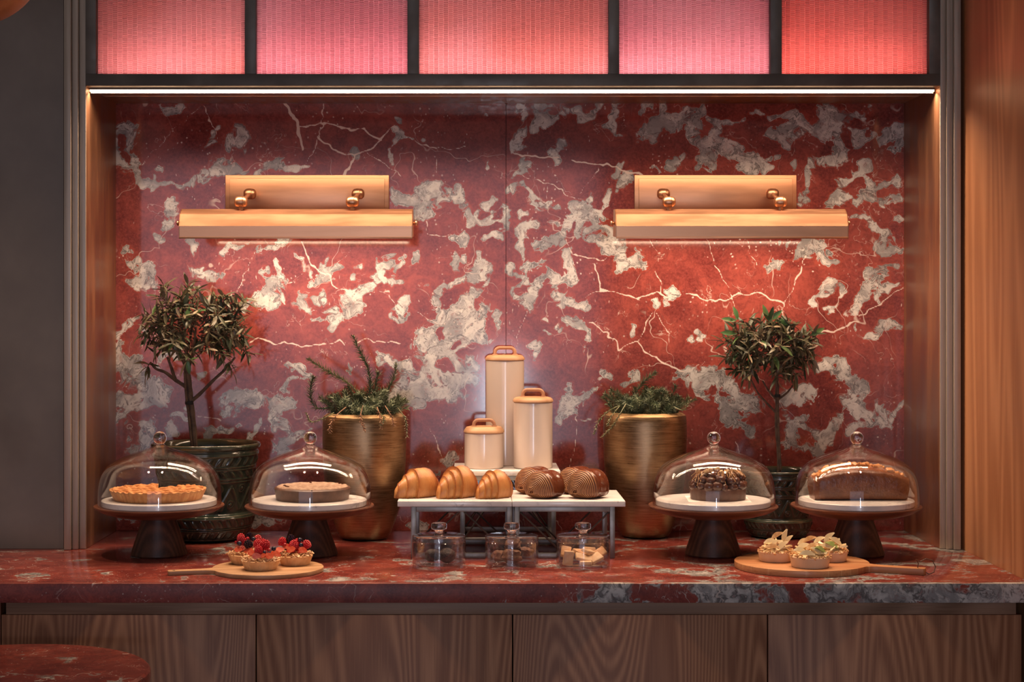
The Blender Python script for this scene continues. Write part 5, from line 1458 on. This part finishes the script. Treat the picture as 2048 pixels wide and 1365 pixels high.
berry_tart('berry tart at the front of the pale board, heaped with raspberries', 521.5, 1143.5, 0.037, 0.0455, 0.0215,
    [('r',715,465,-.022,1.0),('r',700,350,-.004,1.0),('r',850,375,-.004,1.1),('r',800,345,.012,1.0),('b',828,515,-.028,0.75),('b',1000,450,-.012,1.0),('c',910,470,-.022,1.0),('s',920,580,-.034,1.0),('s',580,525,-.022,0.95),('s',680,585,-.034,1.0),('s',800,575,-.036,0.8),('s',1065,545,-.022,0.9),('r',760,430,.0,1.0),('s',1000,520,.0,1.0)], 1)
berry_tart('berry tart at the back left of the pale board, with a blackberry', 492, 1131, 0.034, 0.0425, 0.0215,
    [('r',390,245,.0,1.0),('b',360,350,-.016,1.05),('b',620,270,-.008,1.0),('k',525,365,-.016,1.05),('k',545,215,.010,0.9),('c',515,260,-.010,1.1),('c',300,330,.0,1.0),('s',340,460,-.022,1.0),('s',520,485,-.026,1.1),('r',460,330,.002,1.0),('r',700,270,.008,1.0),('s',430,430,-.01,1.0)], 2)
berry_tart('berry tart at the right of the pale board, with strawberry slices', 590.5, 1133.5, 0.034, 0.0415, 0.0215,
    [('r',1160,315,-.006,1.0),('r',1615,365,-.006,1.0),('r',1370,375,-.012,1.1),('k',1325,255,.006,0.95),('b',1490,285,.0,1.0),('b',1510,380,-.010,0.95),('s',1115,465,-.024,1.0),('s',1320,460,-.026,1.15),('s',1540,475,-.024,1.0),('c',1205,375,-.016,1.0),('r',1450,340,.006,1.0),('s',1240,400,-.008,1.0)], 3)

# ------------------------------------------------------------------ fruit tarts
M['cream_tart'] = plain('custard_tart_side', (0.62,0.42,0.26), (0.68,0.48,0.31), 0.5, scale=25)
M['crumble'] = plain('crumble_edge', (0.56,0.27,0.10), (0.66,0.38,0.17), 0.6, scale=90, bump=0.4)
M['pear'] = plain('pear_slice', (0.80,0.60,0.32), (0.86,0.70,0.42), 0.3, scale=50)
M['apple_green'] = plain('green_apple_skin', (0.28,0.36,0.10), (0.40,0.46,0.16), 0.3, scale=50)
M['peel'] = plain('toasted_slice', (0.62,0.32,0.12), (0.78,0.52,0.26), 0.4, scale=70)
def slice_mesh(mat, L, W, T):
    m = MB(); vs, fs = [], []
    n_ = 9
    for i in range(n_):
        u = i/(n_-1); x = (u-0.5)*L; h = W*math.sin(PI*min(max(u, 0.04), 0.96))**0.7
        b = 0.12*L*(1-(2*u-1)**2)
        vs += [(x, b-h*0.5, -T), (x, b+h*0.5, -T*0.3), (x, b+h*0.5, T*0.3), (x, b-h*0.5, T)]
    for i in range(n_-1):
        for k in range(4): fs.append((i*4+k, i*4+(k+1) % 4, (i+1)*4+(k+1) % 4, (i+1)*4+k))
    fs += [(0,1,2,3), tuple((n_-1)*4+k for k in (3,2,1,0))]
    return m.add(vs, fs).mesh('fruit_slice', mat, angle=50)
SL = [slice_mesh(M['pear'], 0.036, 0.0125, 0.0022), slice_mesh(M['pear'], 0.030, 0.0105, 0.0024), slice_mesh(M['peel'], 0.034, 0.011, 0.0022)]
SG = slice_mesh(M['apple_green'], 0.034, 0.012, 0.0035)
CR_ = []
for s_ in (0.0032, 0.0025, 0.0020):
    mm = MB().ball((0,0,0), s_, 1, (1.2,0.9,0.8)); CR_.append(mm.mesh('crumb', M['crumble']))
def fruit_tart(label, px, pyb, rb, rt, h, peak, slices, seed):
    zb = TOP+0.0158
    d = depth_at(pyb, zb)+rb
    t = thing('fruit_tart', label, 'tart', (X(px, d), d, zb), 0, 'fruit tarts on the striped board')
    org = t.location.copy()
    MB().lathe([(0.0,0.0),(rb-0.002,0.0),(rb,0.002),(rt-0.0005,h-0.002),(rt,h),(rt-0.004,h+0.001),(0.0,h+0.001)], 96).build('shell', M['cream_tart'], t)
    g = random.Random(seed)
    MB().lathe([(0.0,h+0.0012),(rt-0.006,h+0.0012),(rt*0.6,h+0.006),(0.0,h+peak*0.45)], 48).build('custard', M['pear'], t)
    for k in range(84):
        a = 2*PI*k/84+g.uniform(-.06,.06); rr = rt-g.uniform(-0.0028,0.006)
        put('crumb', CR_[k % 3], t, (rr*math.cos(a), rr*math.sin(a), h+g.uniform(-0.002,0.0045)), (g.uniform(0,6), g.uniform(0,6), g.uniform(0,6)))
    for k in range(20):
        a = k*2.4; rr = rt*0.78*math.sqrt((k+0.5)/20)
        z = h+0.004+peak*(1-rr/rt)*0.75+g.uniform(0,0.004)
        put('fruit_slice', SL[k % 3], t, (rr*math.cos(a)*0.85, rr*math.sin(a)*0.85, z), (g.uniform(-.7,.7), g.uniform(-.5,.5), a+g.uniform(-.8,.8)))
    for (bx, by, dd, rot, kind) in slices:
        p = P(1460+bx/4.763, 1050+by/4.763, d+dd)-org
        put('fruit_slice', SG if kind == 'g' else SL[kind], t, p, rot)
fruit_tart('fruit tart at the front of the striped board', 1620, 1139.5, 0.043, 0.0465, 0.024, 0.020,
    [(665,250,-.030,(1.2,0.1,0.1),1),(735,285,-.040,(1.35,0.05,-0.02),0),(780,215,-.016,(1.1,-0.5,0.2),2),(865,245,-.028,(1.2,0.5,0.5),'g'),(700,215,-.010,(1.1,-0.3,0.0),0),(820,250,-.032,(1.2,0.5,0.2),1)], 4)
fruit_tart('fruit tart at the back left of the striped board, with upright slices', 1551, 1127, 0.038, 0.0415, 0.023, 0.026,
    [(450,110,-.006,(1.4,-0.5,0.2),2),(530,115,-.004,(1.5,-1.4,0.3),0),(380,165,-.012,(1.3,-0.2,0.0),1),(440,190,-.020,(1.2,-0.5,0.1),0),(560,150,-.010,(1.3,-0.9,0.0),1),(400,218,-.030,(1.3,0.0,0.0),2),(500,210,-.026,(1.2,-0.7,0.2),0)], 5)
fruit_tart('fruit tart at the back right of the striped board, with a green slice', 1662, 1126.5, 0.036, 0.0395, 0.023, 0.024,
    [(970,200,-.026,(1.2,0.45,0.1),'g'),(760,145,-.004,(1.3,-0.35,0.1),2),(945,130,-.006,(1.3,-0.8,0.2),0),(850,150,-.010,(1.2,-0.5,0.0),1),(930,215,-.028,(1.3,0.25,0.0),0),(1005,165,-.008,(1.3,0.6,0.0),0),(700,165,.0,(1.3,-0.4,0.0),1)], 6)

# ------------------------------------------------------------------ cafe table and pendant at the picture's left edge
TD = 3.44
tz = Z(1345, TD)
tb = thing('cafe_table', 'round dark red marble cafe table in front of the cabinets', 'table', (X(4, TD), TD, 0.0))
rt_ = X(297, TD)-X(4, TD)
MB().lathe([(0.0,tz-0.028),(rt_-0.006,tz-0.028),(rt_-0.001,tz-0.024),(rt_,tz-0.014),(rt_-0.001,tz-0.005),(rt_-0.006,tz),(0.0,tz)], 128).build('table_top', M['table'], tb)
MB().lathe([(0.0,0.021),(0.035,0.021),(0.03,0.03),(0.03,tz-0.04),(0.09,tz-0.0285),(0.0,tz-0.0285)], 40).build('column', M['bronze'], tb)
MB().lathe([(0.0,0.0),(0.20,0.0),(0.20,0.012),(0.05,0.0205),(0.0,0.0205)], 64).build('foot', M['bronze'], tb)

QD = 3.3
pc = P(-62, -100, QD)
pl_ = thing('pendant_lamp', 'brown bronze bowl pendant lamp cropped at the top left corner', 'pendant lamp', tuple(pc))
rb_ = 150*QD/F
pr = [(rb_*math.cos(a), rb_*math.sin(a)) for a in [R(-90+90*i/20) for i in range(21)]]
pr[0] = (0.0, -rb_)
MB().lathe(pr+[(rb_-0.004, 0.0)]+[(max(0.0, r-0.004), z+0.004) for r, z in pr[::-1]][1:], 72).build('bowl', M['copper'], pl_)
MB().tube([(0,0,-rb_+0.005),(0,0,0.9)], 0.006, 12).build('rod', M['bronze'], pl_)
